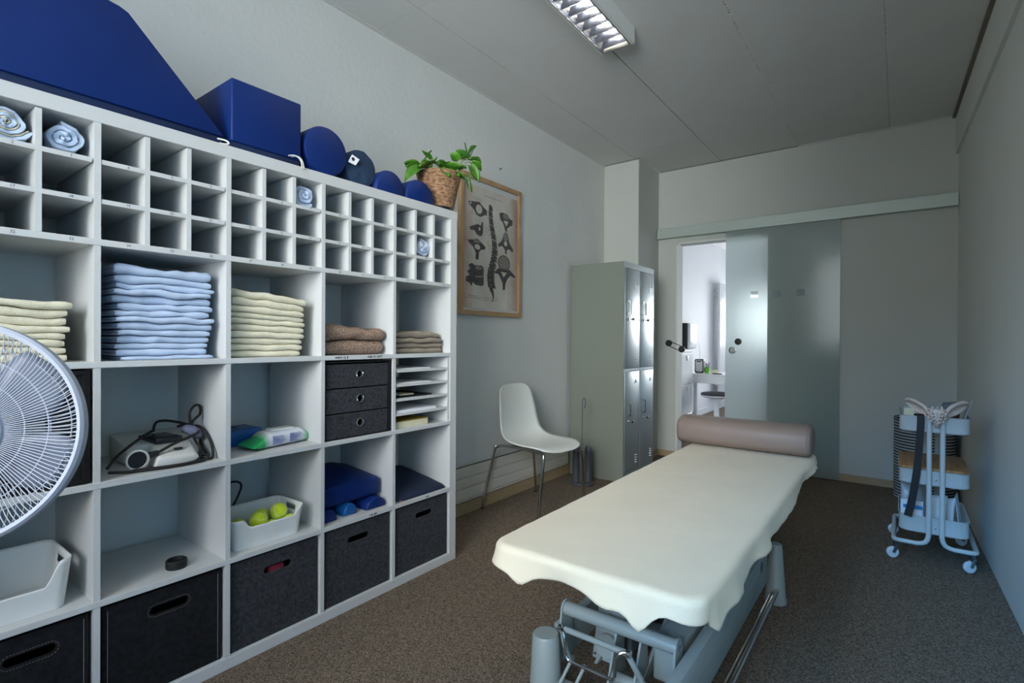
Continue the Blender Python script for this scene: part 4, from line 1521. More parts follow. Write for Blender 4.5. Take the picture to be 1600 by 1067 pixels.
b = B()
SP = [(0.475, 0.135), (0.472, 0.20), (0.488, 0.28), (0.520, 0.36), (0.545, 0.45), (0.545, 0.53), (0.515, 0.61), (0.485, 0.68), (0.472, 0.74), (0.490, 0.80)]
sp = spline([(u, v, 0) for u, v in SP], 12)
NV = 25
for i in range(NV):
    p = sp[int(i * (len(sp) - 1) / (NV - 1))]
    w = 0.026 + 0.030 * (i / NV)
    hh = 0.0145 + 0.004 * i / NV
    ink(b, [(p.x - w, p.y - hh), (p.x + w * 0.6, p.y - hh * 1.1), (p.x + w * 0.75, p.y + hh * 0.9), (p.x - w * 0.9, p.y + hh * 0.9)], 0)
    # spinous process pointing right and down
    ink(b, [(p.x + w * 0.5, p.y - hh), (p.x + w * 1.3, p.y - hh * 0.2), (p.x + w * 1.75, p.y + hh * 1.5), (p.x + w * 1.2, p.y + hh * 1.1), (p.x + w * 0.5, p.y + hh)], 0)
    if i % 2 == 0:
        ink(b, blob(p.x - w * 0.25, p.y, w * 0.35, hh * 0.35, 8, i), 1)
ink(b, [(0.455, 0.80), (0.52, 0.80), (0.545, 0.85), (0.55, 0.89), (0.535, 0.925), (0.510, 0.945), (0.525, 0.905), (0.51, 0.87), (0.47, 0.84)])
# ring vertebra
ink(b, [(0.09, 0.145), (0.16, 0.135), (0.28, 0.125), (0.36, 0.16), (0.41, 0.175), (0.41, 0.215), (0.36, 0.225), (0.30, 0.245), (0.23, 0.235), (0.19, 0.20), (0.13, 0.175)],
    holes=[blob(0.275, 0.185, 0.055, 0.038, 16, 3), blob(0.135, 0.152, 0.014, 0.010, 8, 1)])
# side vertebra
ink(b, [(0.12, 0.345), (0.19, 0.325), (0.25, 0.310), (0.31, 0.315), (0.32, 0.285), (0.345, 0.285), (0.345, 0.36), (0.33, 0.395), (0.29, 0.405), (0.24, 0.395), (0.20, 0.365), (0.13, 0.372)],
    holes=[blob(0.285, 0.345, 0.018, 0.015, 10, 5)])
# forked vertebra
ink(b, [(0.08, 0.455), (0.17, 0.445), (0.25, 0.43), (0.32, 0.455), (0.39, 0.485), (0.38, 0.505), (0.31, 0.515), (0.275, 0.54), (0.27, 0.60), (0.22, 0.60), (0.225, 0.545), (0.175, 0.50), (0.11, 0.475)],
    holes=[blob(0.25, 0.497, 0.050, 0.022, 14, 6)])
ink(b, blob(0.245, 0.452, 0.062, 0.014, 14, 2), 1)
# two joined vertebrae
ink(b, [(0.10, 0.655), (0.16, 0.635), (0.20, 0.65), (0.33, 0.645), (0.36, 0.665), (0.36, 0.80), (0.33, 0.815), (0.22, 0.81), (0.17, 0.79), (0.16, 0.825), (0.12, 0.80), (0.06, 0.79), (0.06, 0.755), (0.12, 0.735), (0.08, 0.71), (0.13, 0.685)])
ink(b, blob(0.275, 0.668, 0.065, 0.016, 14, 4), 1)
ink(b, [(0.22, 0.735), (0.35, 0.725), (0.355, 0.742), (0.22, 0.752)], 1)
# right column
ink(b, [(0.64, 0.165), (0.70, 0.150), (0.80, 0.150), (0.84, 0.185), (0.90, 0.195), (0.90, 0.235), (0.84, 0.255), (0.79, 0.280), (0.80, 0.305), (0.76, 0.305), (0.74, 0.275), (0.71, 0.235), (0.66, 0.215), (0.65, 0.19)],
    holes=[[(0.72, 0.215), (0.82, 0.215), (0.775, 0.265)]])
ink(b, blob(0.765, 0.175, 0.055, 0.026, 16, 8), 1)
ink(b, [(0.69, 0.395), (0.73, 0.330), (0.77, 0.310), (0.81, 0.330), (0.84, 0.40), (0.92, 0.455), (0.90, 0.478), (0.83, 0.455), (0.79, 0.470), (0.785, 0.505), (0.76, 0.505), (0.75, 0.47), (0.70, 0.440), (0.63, 0.455), (0.62, 0.435)],
    holes=[blob(0.765, 0.415, 0.032, 0.022, 12, 5)])
ink(b, blob(0.765, 0.358, 0.045, 0.038, 16, 9), 1)
ink(b, blob(0.735, 0.590, 0.118, 0.070, 26, 10, 0.05), 0)
ink(b, blob(0.735, 0.588, 0.105, 0.061, 26, 10, 0.05), 1)
ink(b, [(0.62, 0.640), (0.85, 0.640), (0.965, 0.690), (0.95, 0.705), (0.86, 0.690), (0.80, 0.725), (0.765, 0.765), (0.755, 0.82), (0.715, 0.825), (0.71, 0.765), (0.67, 0.725), (0.63, 0.690), (0.575, 0.690), (0.565, 0.676)],
    holes=[[(0.675, 0.668), (0.79, 0.668), (0.73, 0.715)]])
rnd = random.Random(3)
for cu_, cv_, n, sp_ in ((0.20, 0.11, 3, 0.18), (0.12, 0.20, 6, 0.10), (0.40, 0.20, 5, 0.10), (0.42, 0.33, 8, 0.06), (0.42, 0.47, 8, 0.06), (0.07, 0.37, 4, 0.07), (0.07, 0.52, 4, 0.07), (0.07, 0.67, 6, 0.06),
                         (0.95, 0.19, 7, 0.05), (0.93, 0.36, 8, 0.06), (0.95, 0.56, 6, 0.05), (0.78, 0.13, 2, 0.06), (0.77, 0.30, 2, 0.05), (0.75, 0.505, 3, 0.07), (0.90, 0.76, 4, 0.06)):
    for i in range(n):
        u = cu_ + rnd.uniform(-0.05, 0.04)
        v = cv_ + i * 0.013 - n * 0.005
        w = sp_ * rnd.uniform(0.5, 1)
        w = min(w, 0.98 - u)
        if w > 0.01:
            ink(b, [(u, v), (u + w, v), (u + w, v + 0.0022), (u, v + 0.0022)], 2)
for u, v, w in ((0.36, 0.055, 0.32), (0.10, 0.900, 0.16), (0.06, 0.915, 0.26), (0.36, 0.905, 0.26), (0.36, 0.925, 0.24), (0.10, 0.89, 0.05)):
    x = u
    while x < u + w:
        cw = rnd.uniform(0.008, 0.02)
        ink(b, [(x, v), (x + cw, v), (x + cw, v + rnd.uniform(0.003, 0.007)), (x, v + 0.004)], 2)
        x += cw + 0.006
b.build('engraving', ['print_ink', 'print_grey', 'print_line'], po, smooth=0, recalc=False)
b = B()
b.cyl((0.0, 0.93, 2.262), (0.014, 0.93, 2.266), 0.0022, n=8)
b.cyl((0.014, 0.93, 2.266), (0.0155, 0.93, 2.2665), 0.005, n=12)
tag(b.build('wall_nail', 'black'), 'small dark nail left in the wall above the poster', 'nail')

# ================================================================== CHAIR
ch = thing('shell_chair', 'white plastic shell chair on four chrome legs by the left wall', 'chair', (0.318, 0.958, 0.0), math.radians(-6.5))
PRF = [(-0.236, 0.800, 0.050), (-0.2355, 0.797, 0.085), (-0.234, 0.788, 0.118), (-0.231, 0.770, 0.143), (-0.226, 0.735, 0.160), (-0.218, 0.68, 0.170), (-0.208, 0.61, 0.179), (-0.196, 0.54, 0.188),
       (-0.176, 0.485, 0.196), (-0.138, 0.448, 0.203), (-0.085, 0.430, 0.209), (-0.02, 0.424, 0.214), (0.06, 0.426, 0.215), (0.13, 0.430, 0.208), (0.18, 0.428, 0.190), (0.208, 0.422, 0.160), (0.226, 0.414, 0.115), (0.235, 0.408, 0.060)]
fine = spline([(x, z, w) for x, z, w in PRF], 3)
grid = []
for i, p in enumerate(fine):
    q0, q1 = fine[max(0, i - 1)], fine[min(len(fine) - 1, i + 1)]
    tx, tz = q1.x - q0.x, q1.y - q0.y
    L_ = math.hypot(tx, tz) or 1
    nx_, nz_ = -tz / L_, tx / L_            # towards the sitter
    if nx_ < 0 and nz_ < 0:
        nx_, nz_ = -nx_, -nz_
    row = []
    f = i / (len(fine) - 1)
    curl = 0.030 * math.sin(PI * min(1, max(0, (f - 0.05) / 0.8))) ** 0.8
    for j in range(-8, 9):
        s = j / 8
        o_ = curl * abs(s) ** 2.2
        row.append((p.x + nx_ * o_, p.z * s, p.y + nz_ * o_))
    grid.append(row)
so_ = B().sheet(grid).build('seat_shell', 'chair', ch, smooth=80, local=True)
md = so_.modifiers.new('thickness', 'SOLIDIFY')
md.thickness = 0.007
md.offset = 0
fr = B()
for s in (-1, 1):
    fr.tube(spline([(-0.19, 0.175 * s, 0.405), (-0.12, 0.165 * s, 0.412), (0.12, 0.165 * s, 0.412), (0.17, 0.175 * s, 0.405)], 6), 0.0095, 12)
for x in (-0.10, 0.10):
    fr.tube([(x, -0.165, 0.410), (x, 0.165, 0.410)], 0.008, 10)
fr.build('seat_frame', 'chrome', ch, local=True)
for sx, x0_, xf_, yf_ in ((-1, -0.19, -0.255, 0.266), (1, 0.17, 0.205, 0.240)):
    for s in (-1, 1):
        leg = B().tube(spline([(x0_, 0.175 * s, 0.405), (x0_ + 0.018 * sx, 0.184 * s, 0.396), (x0_ + 0.028 * sx, 0.192 * s, 0.372), (xf_ - 0.006 * sx, (yf_ - 0.007) * s, 0.06), (xf_, yf_ * s, 0.006)], 6), 0.0095, 12)
        lo = leg.build('leg', 'chrome', ch, local=True)
        B().cyl((xf_ - 0.001 * sx, (yf_ - 0.0013) * s, 0.012), (xf_, yf_ * s, 0.0002), 0.0112, n=14).build('foot_cap', 'black', lo, local=True)
B().box(-0.10, 0.11, -0.10, 0.10, 0.408, 0.4195, bev=0.004).build('seat_bracket', 'black', ch, local=True)

# ================================================================== LOCKER
LX0, LX1, LY0, LY1, LH = 0.032, 0.500, 1.846, 2.446, 1.708
lk = thing('metal_locker', 'tall grey metal locker with four silver doors standing in the corner', 'locker', ((LX0 + LX1) / 2, (LY0 + LY1) / 2, 0.0))
B().box(LX0, LX1, LY0, LY1, 0.0006, LH, bev=0.003, seg=1).build('cabinet_body', 'lock_side', lk, smooth=0)
b = B()
b.box(LX1 - 0.001, LX1 + 0.004, LY0, LY0 + 0.012, 0.0006, LH)
b.box(LX1 - 0.001, LX1 + 0.004, LY1 - 0.012, LY1, 0.0006, LH)
b.box(LX1 - 0.001, LX1 + 0.004, LY0 + 0.012, LY1 - 0.012, LH - 0.044, LH)
b.box(LX1 - 0.001, LX1 + 0.004, LY0 + 0.012, LY1 - 0.012, 0.0006, 0.07)
b.box(LX1 - 0.001, LX1 + 0.004, LY0 + 0.012, LY1 - 0.012, 0.856, 0.876)
b.box(LX1 - 0.001, LX1 + 0.004, (LY0 + LY1) / 2 - 0.008, (LY0 + LY1) / 2 + 0.008, 0.07, LH - 0.044)
b.build('face_frame', 'lock_door', lk, smooth=0)
for c in range(2):
    ya = LY0 + 0.014 if c == 0 else (LY0 + LY1) / 2 + 0.010
    yb = (LY0 + LY1) / 2 - 0.010 if c == 0 else LY1 - 0.014
    for r_, (za, zb) in enumerate(((0.074, 0.853), (0.879, LH - 0.047))):
        dro = B().box(LX1 + 0.0002, LX1 + 0.009, ya, yb, za, zb, bev=0.004, seg=3).build('door', 'lock_door', lk, smooth=40)
        X = LX1 + 0.009
        hy = ya + 0.055
        off = 0.0 if r_ == 1 else -0.795
        hz0, hz1 = 1.305 + off, 1.405 + off
        hb = B()
        hb.tube(spline([(X, hy, hz1), (X + 0.018, hy, hz1 - 0.004), (X + 0.021, hy, hz1 - 0.016), (X + 0.021, hy, hz0 + 0.016), (X + 0.018, hy, hz0 + 0.004), (X, hy, hz0)], 5), 0.0055, 10)
        hb.cyl((X - 0.001, hy, hz1), (X + 0.003, hy, hz1), 0.009, n=14)
        hb.cyl((X - 0.001, hy, hz0), (X + 0.003, hy, hz0), 0.009, n=14)
        hb.build('handle', 'chrome', dro)
        lb = B()
        lz = 1.263 + off
        lb.cyl((X - 0.001, hy + 0.004, lz), (X + 0.010, hy + 0.004, lz), 0.010, n=18)
        lb.box(X + 0.010, X + 0.034, hy + 0.0025, hy + 0.0055, lz - 0.004, lz + 0.004, mi=0)
        lb.prism([(X + 0.030, hy + 0.000, lz + q[1]) for q in []] or [(X + 0.032, hy - 0.002, lz - 0.009), (X + 0.052, hy - 0.002, lz - 0.011), (X + 0.052, hy - 0.002, lz + 0.011), (X + 0.032, hy - 0.002, lz + 0.009)],
                 [(X + 0.032, hy + 0.010, lz - 0.009), (X + 0.052, hy + 0.010, lz - 0.011), (X + 0.052, hy + 0.010, lz + 0.011), (X + 0.032, hy + 0.010, lz + 0.009)], mi=1, bev=0.002)
        lb.build('lock', ['steel', 'black'], dro)
        vb = B()
        for i in range(4):
            z = (0.975 if r_ == 1 else 0.185) - i * 0.019
            vb.prism([(X - 0.0005, yb - 0.085, z), (X - 0.0005, yb - 0.045, z), (X + 0.004, yb - 0.048, z - 0.004), (X + 0.004, yb - 0.082, z - 0.004)],
                     [(X - 0.0005, yb - 0.085, z - 0.010), (X - 0.0005, yb - 0.045, z - 0.010), (X + 0.004, yb - 0.048, z - 0.008), (X + 0.004, yb - 0.082, z - 0.008)])
        vb.build('vent', 'lock_door', dro, smooth=0)
        cbm = B()
        if r_ == 1:
            z = 1.585
            for q in ((0, 0.004, 0, 0.05), (0.056, 0.06, 0, 0.05), (0.004, 0.056, 0, 0.004)):
                cbm.box(X - 0.0005, X + 0.004, yb - 0.105 + q[0], yb - 0.105 + q[1], z - 0.05 + q[2], z - 0.05 + q[3])
            for i in range(3):
                cbm.box(X - 0.0005, X + 0.003, yb - 0.098, yb - 0.052, z - 0.062 - 0.010 * i, z - 0.057 - 0.010 * i)
        else:
            z = 0.775
            cbm.tube([(X, yb - 0.095, z - 0.018), (X + 0.002, yb - 0.075, z - 0.004), (X + 0.002, yb - 0.070, z + 0.010), (X + 0.002, yb - 0.065, z - 0.004), (X, yb - 0.045, z - 0.018)], 0.002, 6)
        cbm.build('card_holder', 'lock_door', dro, smooth=0)

# ================================================================== ROD STAND BY THE LOCKER
sx_, sy_ = 0.262, 1.640
st = thing('rod_stand', 'dark grey twin-tube floor stand with a thin hooked rod beside the locker', 'stand', (sx_, sy_, 0.0))
dvv = Vector((0.80, 0.60, 0)).normalized()           # the two tubes sit side by side as seen from the room
B().lathe([(0.086, 0.0004), (0.090, 0.004), (0.090, 0.014), (0.080, 0.022), (0.0001, 0.024)], (sx_, sy_, 0), 36).build('base', 'stand_grey', st)
for s in (-1, 1):
    c = Vector((sx_, sy_, 0)) + dvv * 0.047 * s
    rings = []
    n = 24
    for z0_, tilt, k in ((0.02, 0, 1), (0.24, 0, 1), (0.262, 1, 1.0), (0.256, 1, 0.85), (0.20, 1, 0.80)):
        rings.append([(c.x + 0.027 * k * math.cos(2 * PI * q / n), c.y + 0.027 * k * math.sin(2 * PI * q / n), z0_ + tilt * 0.028 * (0.6 * math.cos(2 * PI * q / n) * -1 * 1 + 0.8 * math.sin(2 * PI * q / n))) for q in range(n)])
    B().loft(rings).build('tube_holder', 'stand_grey', st)
b = B()
a_ = dvv
p_ = Vector((-a_.y, a_.x, 0))
pts = [Vector((sx_, sy_, 0)) + a_ * u + p_ * v for u, v in ((-0.024, -0.020), (0.024, -0.020), (0.024, 0.022), (-0.024, 0.022))]
b.prism([(p.x, p.y, 0.02) for p in pts], [(p.x, p.y, 0.205) for p in pts], bev=0.003)
b.build('centre_block', 'stand_grey', st)
for z in (0.165, 0.085):
    c = Vector((sx_, sy_, z)) - p_ * 0.020
    B().cyl(c, c - p_ * 0.006, 0.007, n=14).build('knob', 'black', st)
rx, ry = sx_ - 0.002, sy_
pts = [(rx, ry, 0.15), (rx, ry, 0.62)]
for i in range(11):
    t_ = PI - PI * 1.55 * i / 10
    pts.append((rx + a_.x * (0.012 + 0.012 * math.cos(t_)), ry + a_.y * (0.012 + 0.012 * math.cos(t_)), 0.625 + 0.030 * math.sin(t_) - 0.01 * (i > 6) * (i - 6) / 2))
B().tube(pts, 0.0035, 8).build('hooked_rod', 'stand_grey', st)

# ================================================================== TREATMENT TABLE
TX0, TX1, TY0, TY1, TZ = 1.248, 1.826, -0.650, 1.320, 0.496
tt = thing('treatment_table', 'height-adjustable treatment table with grey-blue steel base in the middle of the room', 'treatment table', ((TX0 + TX1) / 2, (TY0 + TY1) / 2, 0.0))
B().prism([(x, y, TZ - 0.044) for x, y in rrect((TX0 + TX1) / 2, (TY0 + TY1) / 2, (TX1 - TX0) / 2, (TY1 - TY0) / 2, 0.05)],
          [(x, y, TZ) for x, y in rrect((TX0 + TX1) / 2, (TY0 + TY1) / 2, (TX1 - TX0) / 2, (TY1 - TY0) / 2, 0.05)], bev=0.012).build('padded_top', 'pad', tt)
b = B()
for x in (1.33, 1.72):
    b.box(x, x + 0.03, -0.50, 1.20, TZ - 0.085, TZ - 0.0445, bev=0.003)
for y in (-0.45, 0.30, 1.10):
    b.box(1.36, 1.72, y, y + 0.03, TZ - 0.083, TZ - 0.048, bev=0.003)
b.build('top_frame', 'table_grey', tt)
BX0, BX1 = 1.340, 1.748
for x, s in ((BX0, -1), (BX1, 1)):
    b = B()
    b.box(x - 0.016, x + 0.016, -0.640 if s > 0 else -0.46, 0.520, 0.092, 0.238 if s > 0 else 0.20, bev=0.004)
    b.box(x - 0.017 if s < 0 else x + 0.013, x - 0.013 if s < 0 else x + 0.017, -0.62 if s > 0 else -0.44, 0.50, 0.168, 0.171)
    bo_ = b.build('base_beam', 'table_grey', tt)
    B().lathe([(0.021, 0.0), (0.021, 0.0016), (0.016, 0.0016), (0.016, 0.0006), (0.0001, 0.0006)], (x + 0.016 * s, 0.40, 0.195), 24, 'X').build('round_emblem', 'table_dark', bo_)
for x, y, h, r0_, r1_ in ((1.788, 0.560, 0.245, 0.040, 0.024), (1.300, 0.560, 0.245, 0.040, 0.024), (1.340, -0.530, 0.205, 0.050, 0.041), (1.776, -0.640, 0.205, 0.043, 0.041)):
    b = B()
    b.lathe([(r0_ * 1.08, 0.0004), (r0_ * 1.08, 0.010), (r0_, 0.022), (r1_, h - 0.006), (r1_ * 0.9, h), (0.0001, h)], (x, y, 0), 32)
    b.build('foot', 'table_grey', tt)
for y in (0.42, -0.22):
    B().box(BX0 + 0.016, BX1 - 0.016, y, y + 0.05, 0.10, 0.15, bev=0.004).build('cross_bar', 'table_grey', tt)
for s in (0, 1):
    x = 1.800 + 0.0 * s
    B().tube([(1.799, -0.66, 0.054 + 0.020 * s * 0), (1.799, 0.575, 0.062)], 0.0095, 12).build('chrome_rail', 'chrome', tt) if s == 0 else B().tube([(1.780, -0.66, 0.046), (1.780, 0.565, 0.052)], 0.005, 10).build('chrome_rail', 'chrome', tt)
b = B()
b.cyl((1.776, 0.585, 0.062), (1.806, 0.585, 0.062), 0.016, n=16)
b.build('rail_end', 'table_grey', tt)
# lifting arms under the top
for x in (1.455, 1.600):
    b = B()
    b.prism([(x, -0.44, 0.11), (x, -0.30, 0.10), (x, 0.36, 0.385), (x, 0.30, 0.435), (x, 0.24, 0.425)], [(x + 0.012, -0.44, 0.11), (x + 0.012, -0.30, 0.10), (x + 0.012, 0.36, 0.385), (x + 0.012, 0.30, 0.435), (x + 0.012, 0.24, 0.425)], bev=0.002)
    b.build('lift_arm', 'table_grey', tt)
for x in (1.395, 1.690):
    b = B()
    b.prism([(x, 0.40, 0.12), (x, 0.46, 0.16), (x, -0.22, 0.43), (x, -0.28, 0.40)], [(x + 0.012, 0.40, 0.12), (x + 0.012, 0.46, 0.16), (x + 0.012, -0.22, 0.43), (x + 0.012, -0.28, 0.40)], bev=0.002)
    b.build('lift_arm', 'table_grey', tt)
# gear plate with round cover
gp = B().prism([(1.432, -0.405, 0.105), (1.528, -0.405, 0.105), (1.528, -0.36, 0.262), (1.432, -0.36, 0.262)], [(1.432, -0.385, 0.105), (1.528, -0.385, 0.105), (1.528, -0.34, 0.262), (1.432, -0.34, 0.262)], bev=0.003).build('gear_plate', 'table_grey', tt)
ax = Vector((0, -0.157, 0.045)).normalized() * -1
ax = Vector((0, -0.961, 0.275))
for (x, z, r_, h_) in ((1.480, 0.150, 0.036, 0.012), (1.478, 0.222, 0.018, 0.010)):
    c = Vector((x, -0.405 + 0.045 * (z - 0.105) / 0.157, z))
    B().cyl(c, c + ax * h_, r_, r_ * 0.94, n=28).build('round_cover', 'table_grey', gp)
for x, z in ((1.442, 0.248), (1.518, 0.248), (1.442, 0.118), (1.518, 0.118)):
    c = Vector((x, -0.405 + 0.045 * (z - 0.105) / 0.157, z))
    B().cyl(c, c + ax * 0.004, 0.004, n=10).build('bolt', 'zinc', gp)
B().box(1.440, 1.535, -0.335, 0.02, 0.110, 0.270, bev=0.012).build('motor_housing', 'table_dark', tt)
mb = B().box(1.625, 1.712, -0.395, -0.10, 0.105, 0.232, bev=0.010, seg=3).build('control_box', 'table_grey', tt)
c0 = Vector((1.632, -0.16, 0.232))
b = B()
b.lathe([(0.046, 0.0), (0.046, 0.014), (0.040, 0.022), (0.0001, 0.024)], (1.670, -0.165, 0.232), 28)
b.build('round_cover', 'table_grey', mb)
B().box(1.632, 1.640, -0.235, -0.200, 0.2315, 0.2335).build('slot', 'black', mb)
# front handle bar between two side plates
TYF, TZF = -0.452, 0.258
B().cyl((1.366, TYF, TZF), (1.716, TYF, TZF), 0.0205, n=28).build('handle_bar', 'table_grey', tt)
for x, nm in ((1.360, 'l'), (1.7165, 'r')):
    pts = []
    for i in range(11):
        t_ = PI * i / 10
        pts.append((TYF + 0.026 * math.cos(t_), TZF + 0.026 * math.sin(t_)))
    pts += [(TYF - 0.050, 0.100), (TYF + 0.060, 0.100)]
    po_ = B().prism([(x, p[0], p[1]) for p in pts], [(x + 0.006, p[0], p[1]) for p in pts]).build('side_plate', 'table_grey', tt, smooth=0)
    xx = x + 0.006 if nm == 'r' else x
    s = 1 if nm == 'r' else -1
    b = B()
    b.cyl((xx, TYF, TZF), (xx + 0.006 * s, TYF, TZF), 0.009, n=6)
    b.build('bolt', 'chrome', po_)
for x in (1.528, 1.604):
    B().prism([(x, -0.50, 0.10), (x, -0.38, 0.10), (x, -0.40, 0.245), (x, -0.435, 0.245)], [(x + 0.006, -0.50, 0.10), (x + 0.006, -0.38, 0.10), (x + 0.006, -0.40, 0.245), (x + 0.006, -0.435, 0.245)]).build('inner_plate', 'table_grey', tt, smooth=0)
# foot-switch frame: grey bar, side tubes, chrome loop
FY = -0.520
B().tube([(1.400, FY, 0.232), (1.596, FY, 0.232)], 0.0085, 12).build('switch_bar', 'table_grey', tt)
B().tube(spline([(1.396, FY, 0.230), (1.392, FY + 0.01, 0.19), (1.396, FY + 0.03, 0.14), (1.40, FY + 0.05, 0.12)], 6), 0.0085, 12).build('switch_tube', 'table_grey', tt)
B().tube(spline([(1.602, FY, 0.230), (1.622, FY + 0.01, 0.19), (1.640, FY + 0.03, 0.14), (1.644, FY + 0.05, 0.12)], 6), 0.0085, 12).build('switch_tube', 'table_grey', tt)
B().tube(spline([(1.389, FY - 0.004, 0.236), (1.402, FY - 0.016, 0.234), (1.413, FY - 0.022, 0.216), (1.418, FY - 0.024, 0.180), (1.424, FY - 0.025, 0.166), (1.438, FY - 0.025, 0.160), (1.50, FY - 0.025, 0.158), (1.560, FY - 0.025, 0.158), (1.574, FY - 0.025, 0.166), (1.577, FY - 0.022, 0.200),
                (1.580, FY - 0.018, 0.226), (1.592, FY - 0.010, 0.236), (1.606, FY - 0.004, 0.236)], 5), 0.0048, 10).build('chrome_loop', 'chrome', tt)
B().cyl((1.604, FY - 0.004, 0.234), (1.613, FY - 0.004, 0.234), 0.011, n=18).build('bolt', 'chrome', tt)
B().cyl((1.383, FY - 0.004, 0.234), (1.390, FY - 0.004, 0.234), 0.010, n=18).build('bolt', 'chrome', tt)
b = B()
b.box(1.395, 1.66, -0.600, -0.530, 0.060, 0.094, bev=0.006)
b.build('step_plate', 'table_grey', tt)
for x in (1.425, 1.470):
    B().tube([(x - 0.012, -0.575, 0.093), (x, -0.520, 0.150)], 0.005, 8).build('strut', 'table_grey', tt)
B().cyl((1.535, -0.47, 0.118), (1.712, -0.47, 0.118), 0.016, n=18).build('pivot_tube', 'table_grey', tt)

# cover sheet
ZT = TZ + 0.004
per = rrect((TX0 + TX1) / 2, (TY0 + TY1) / 2, (TX1 - TX0) / 2 + 0.004, (TY1 - TY0) / 2 + 0.004, 0.045, 6)
dense = []
n0 = len(per)
for i in range(n0):
    p, q = Vector(per[i]), Vector(per[(i + 1) % n0])
    k = max(1, int((q - p).length / 0.016))
    for j in range(k):
        dense.append(p.lerp(q, j / k))
NP = len(dense)


def hem(p):
    """hem drop (metres) around the edge"""
    def g(d, w):
        return math.exp(-(d / w) ** 2)
    x, y = p.x, p.y
    L_ = 0.040 + 0.012 * nz(x * 4, y * 4, 2.2) + 0.004 * nz(x * 9, y * 9, 5.2)
    if y < TY0 + 0.05:
        L_ = 0.058 + 0.005 * nz(x * 7, 1.1, 3)
        L_ += 0.030 * g(x - 1.345, 0.036) + 0.040 * g(x - 1.700, 0.030) - 0.010 * g(x - 1.50, 0.08) - 0.012 * g(x - 1.77, 0.03) + 0.012 * g(x - 1.60, 0.04)
    elif x > TX1 - 0.05:
        L_ = 0.062 + 0.016 * nz(0.3, y * 3.2, 3) + 0.006 * nz(0.3, y * 7, 6)
        L_ += 0.028 * g(y + 0.56, 0.03) + 0.020 * g(y + 0.30, 0.10)
        L_ *= 1 - 0.35 * max(0, min(1, (y - 0.2) / 0.9))
    return L_


rings = []
cx_, cy0_, cy1_ = (TX0 + TX1) / 2, TY0 + 0.28, TY1 - 0.28
for t_ in (0.02, 0.15, 0.3, 0.45, 0.6, 0.72, 0.82, 0.9, 0.95, 0.985):
    ring = []
    for p in dense:
        c = Vector((cx_, min(max(p.y, cy0_), cy1_)))
        q = c.lerp(p, t_)
        ring.append((q.x, q.y, ZT + 0.0016 * nz(q.x * 6, q.y * 6, 1.3) + 0.0010 * nz(q.x * 17, q.y * 17, 4)))
    rings.append(ring)
NS = 12
for k in range(1, NS + 1):
    ring = []
    for i, p in enumerate(dense):
        a, b_ = dense[i - 1], dense[(i + 1) % NP]
        tg_ = (b_ - a).normalized()
        nr = Vector((tg_.y, -tg_.x))
        s = k / NS
        L_ = hem(p)
        # rounded shoulder, then hanging with folds that widen towards the hem
        r_ = 0.016
        arc = s * (L_ + 0.012)
        if arc < r_ * PI / 2:
            an = arc / r_
            out, dz = r_ * math.sin(an), r_ * (1 - math.cos(an))
        else:
            out, dz = r_, r_ + arc - r_ * PI / 2
        fold = nz(p.x * 5.5, p.y * 5.5, 0.4) * 0.75 + nz(p.x * 13, p.y * 13, 1.7) * 0.25
        big = 1.0 if (p.y < TY0 + 0.06 or p.x > TX1 - 0.06) else 0.7
        out += (0.004 + 0.036 * fold * big) * s * s
        if p.x > TX1 - 0.06 and p.y > TY0 + 0.06:
            out += 0.012 * s
        if 0.9 < p.y < 1.15 and p.x > TX1 - 0.1:
            out += 0.004 * s
        z = ZT - dz + 0.0012 * nz(p.x * 20, p.y * 20, s * 3)
        q = p + nr * out
        if p.x < TX0 + 0.06 or p.y > TY1 - 0.06:
            pass
        ring.append((q.x, q.y, z))
    rings.append(ring)
cs = B().loft(rings, cap0=True, cap1=False)
cso = tag(cs.build('cover_sheet', 'sheet_cream', smooth=80), 'cream terry sheet draped over the treatment table', 'sheet')
md = cso.modifiers.new('thickness', 'SOLIDIFY')
md.thickness = 0.003
md.offset = 1

# bolster on the table
rings = []
BXA, BXB, BYC, BHW, BHH = 1.168, 1.846, 1.205, 0.105, 0.158
for x, k in ((BXA, 0.80), (BXA + 0.006, 0.92), (BXA + 0.02, 1.0), (BXA + 0.2, 1.0), (BXA + 0.45, 1.0), (BXB - 0.02, 1.0), (BXB - 0.006, 0.93), (BXB, 0.82)):
    ring = []
    for q in range(40):
        a_ = 2 * PI * q / 40
        ca, sa = math.cos(a_), math.sin(a_)
        yy = BHW * k * math.copysign(abs(ca) ** 0.75, ca)
        zz_ = BHH / 2 * k * math.copysign(abs(sa) ** 0.75, sa)
        if sa > 0:
            zz_ *= 1 - 0.10 * (yy / BHW < 0) * abs(yy / BHW) ** 2
        ring.append((x, BYC + yy, ZT + 0.0065 + BHH / 2 + zz_))
    rings.append(ring)
bl = thing('bolster', 'taupe vinyl bolster lying across the far end of the table', 'bolster', ((BXA + BXB) / 2, BYC, ZT + 0.005))
B().loft(rings).build('vinyl_cover', 'bolster', bl, smooth=60)
pts = []
for q in range(40):
    a_ = 2 * PI * q / 40
    ca, sa = math.cos(a_), math.sin(a_)
    pts.append((BXB - 0.018, BYC + (BHW + 0.0005) * math.copysign(abs(ca) ** 0.75, ca), ZT + 0.0065 + BHH / 2 + (BHH / 2 + 0.0003) * math.copysign(abs(sa) ** 0.75, sa)))
B().tube(pts, 0.0018, 6, closed=True).build('piping', 'bolster', bl)

# ================================================================== TROLLEY AND WHAT IT CARRIES
QX0, QX1, QY0, QY1 = 2.203, 2.478, 1.425, 1.850
tr = thing('utility_trolley', 'white three-tier steel trolley on casters near the right wall', 'trolley', ((QX0 + QX1) / 2, (QY0 + QY1) / 2, 0.0))


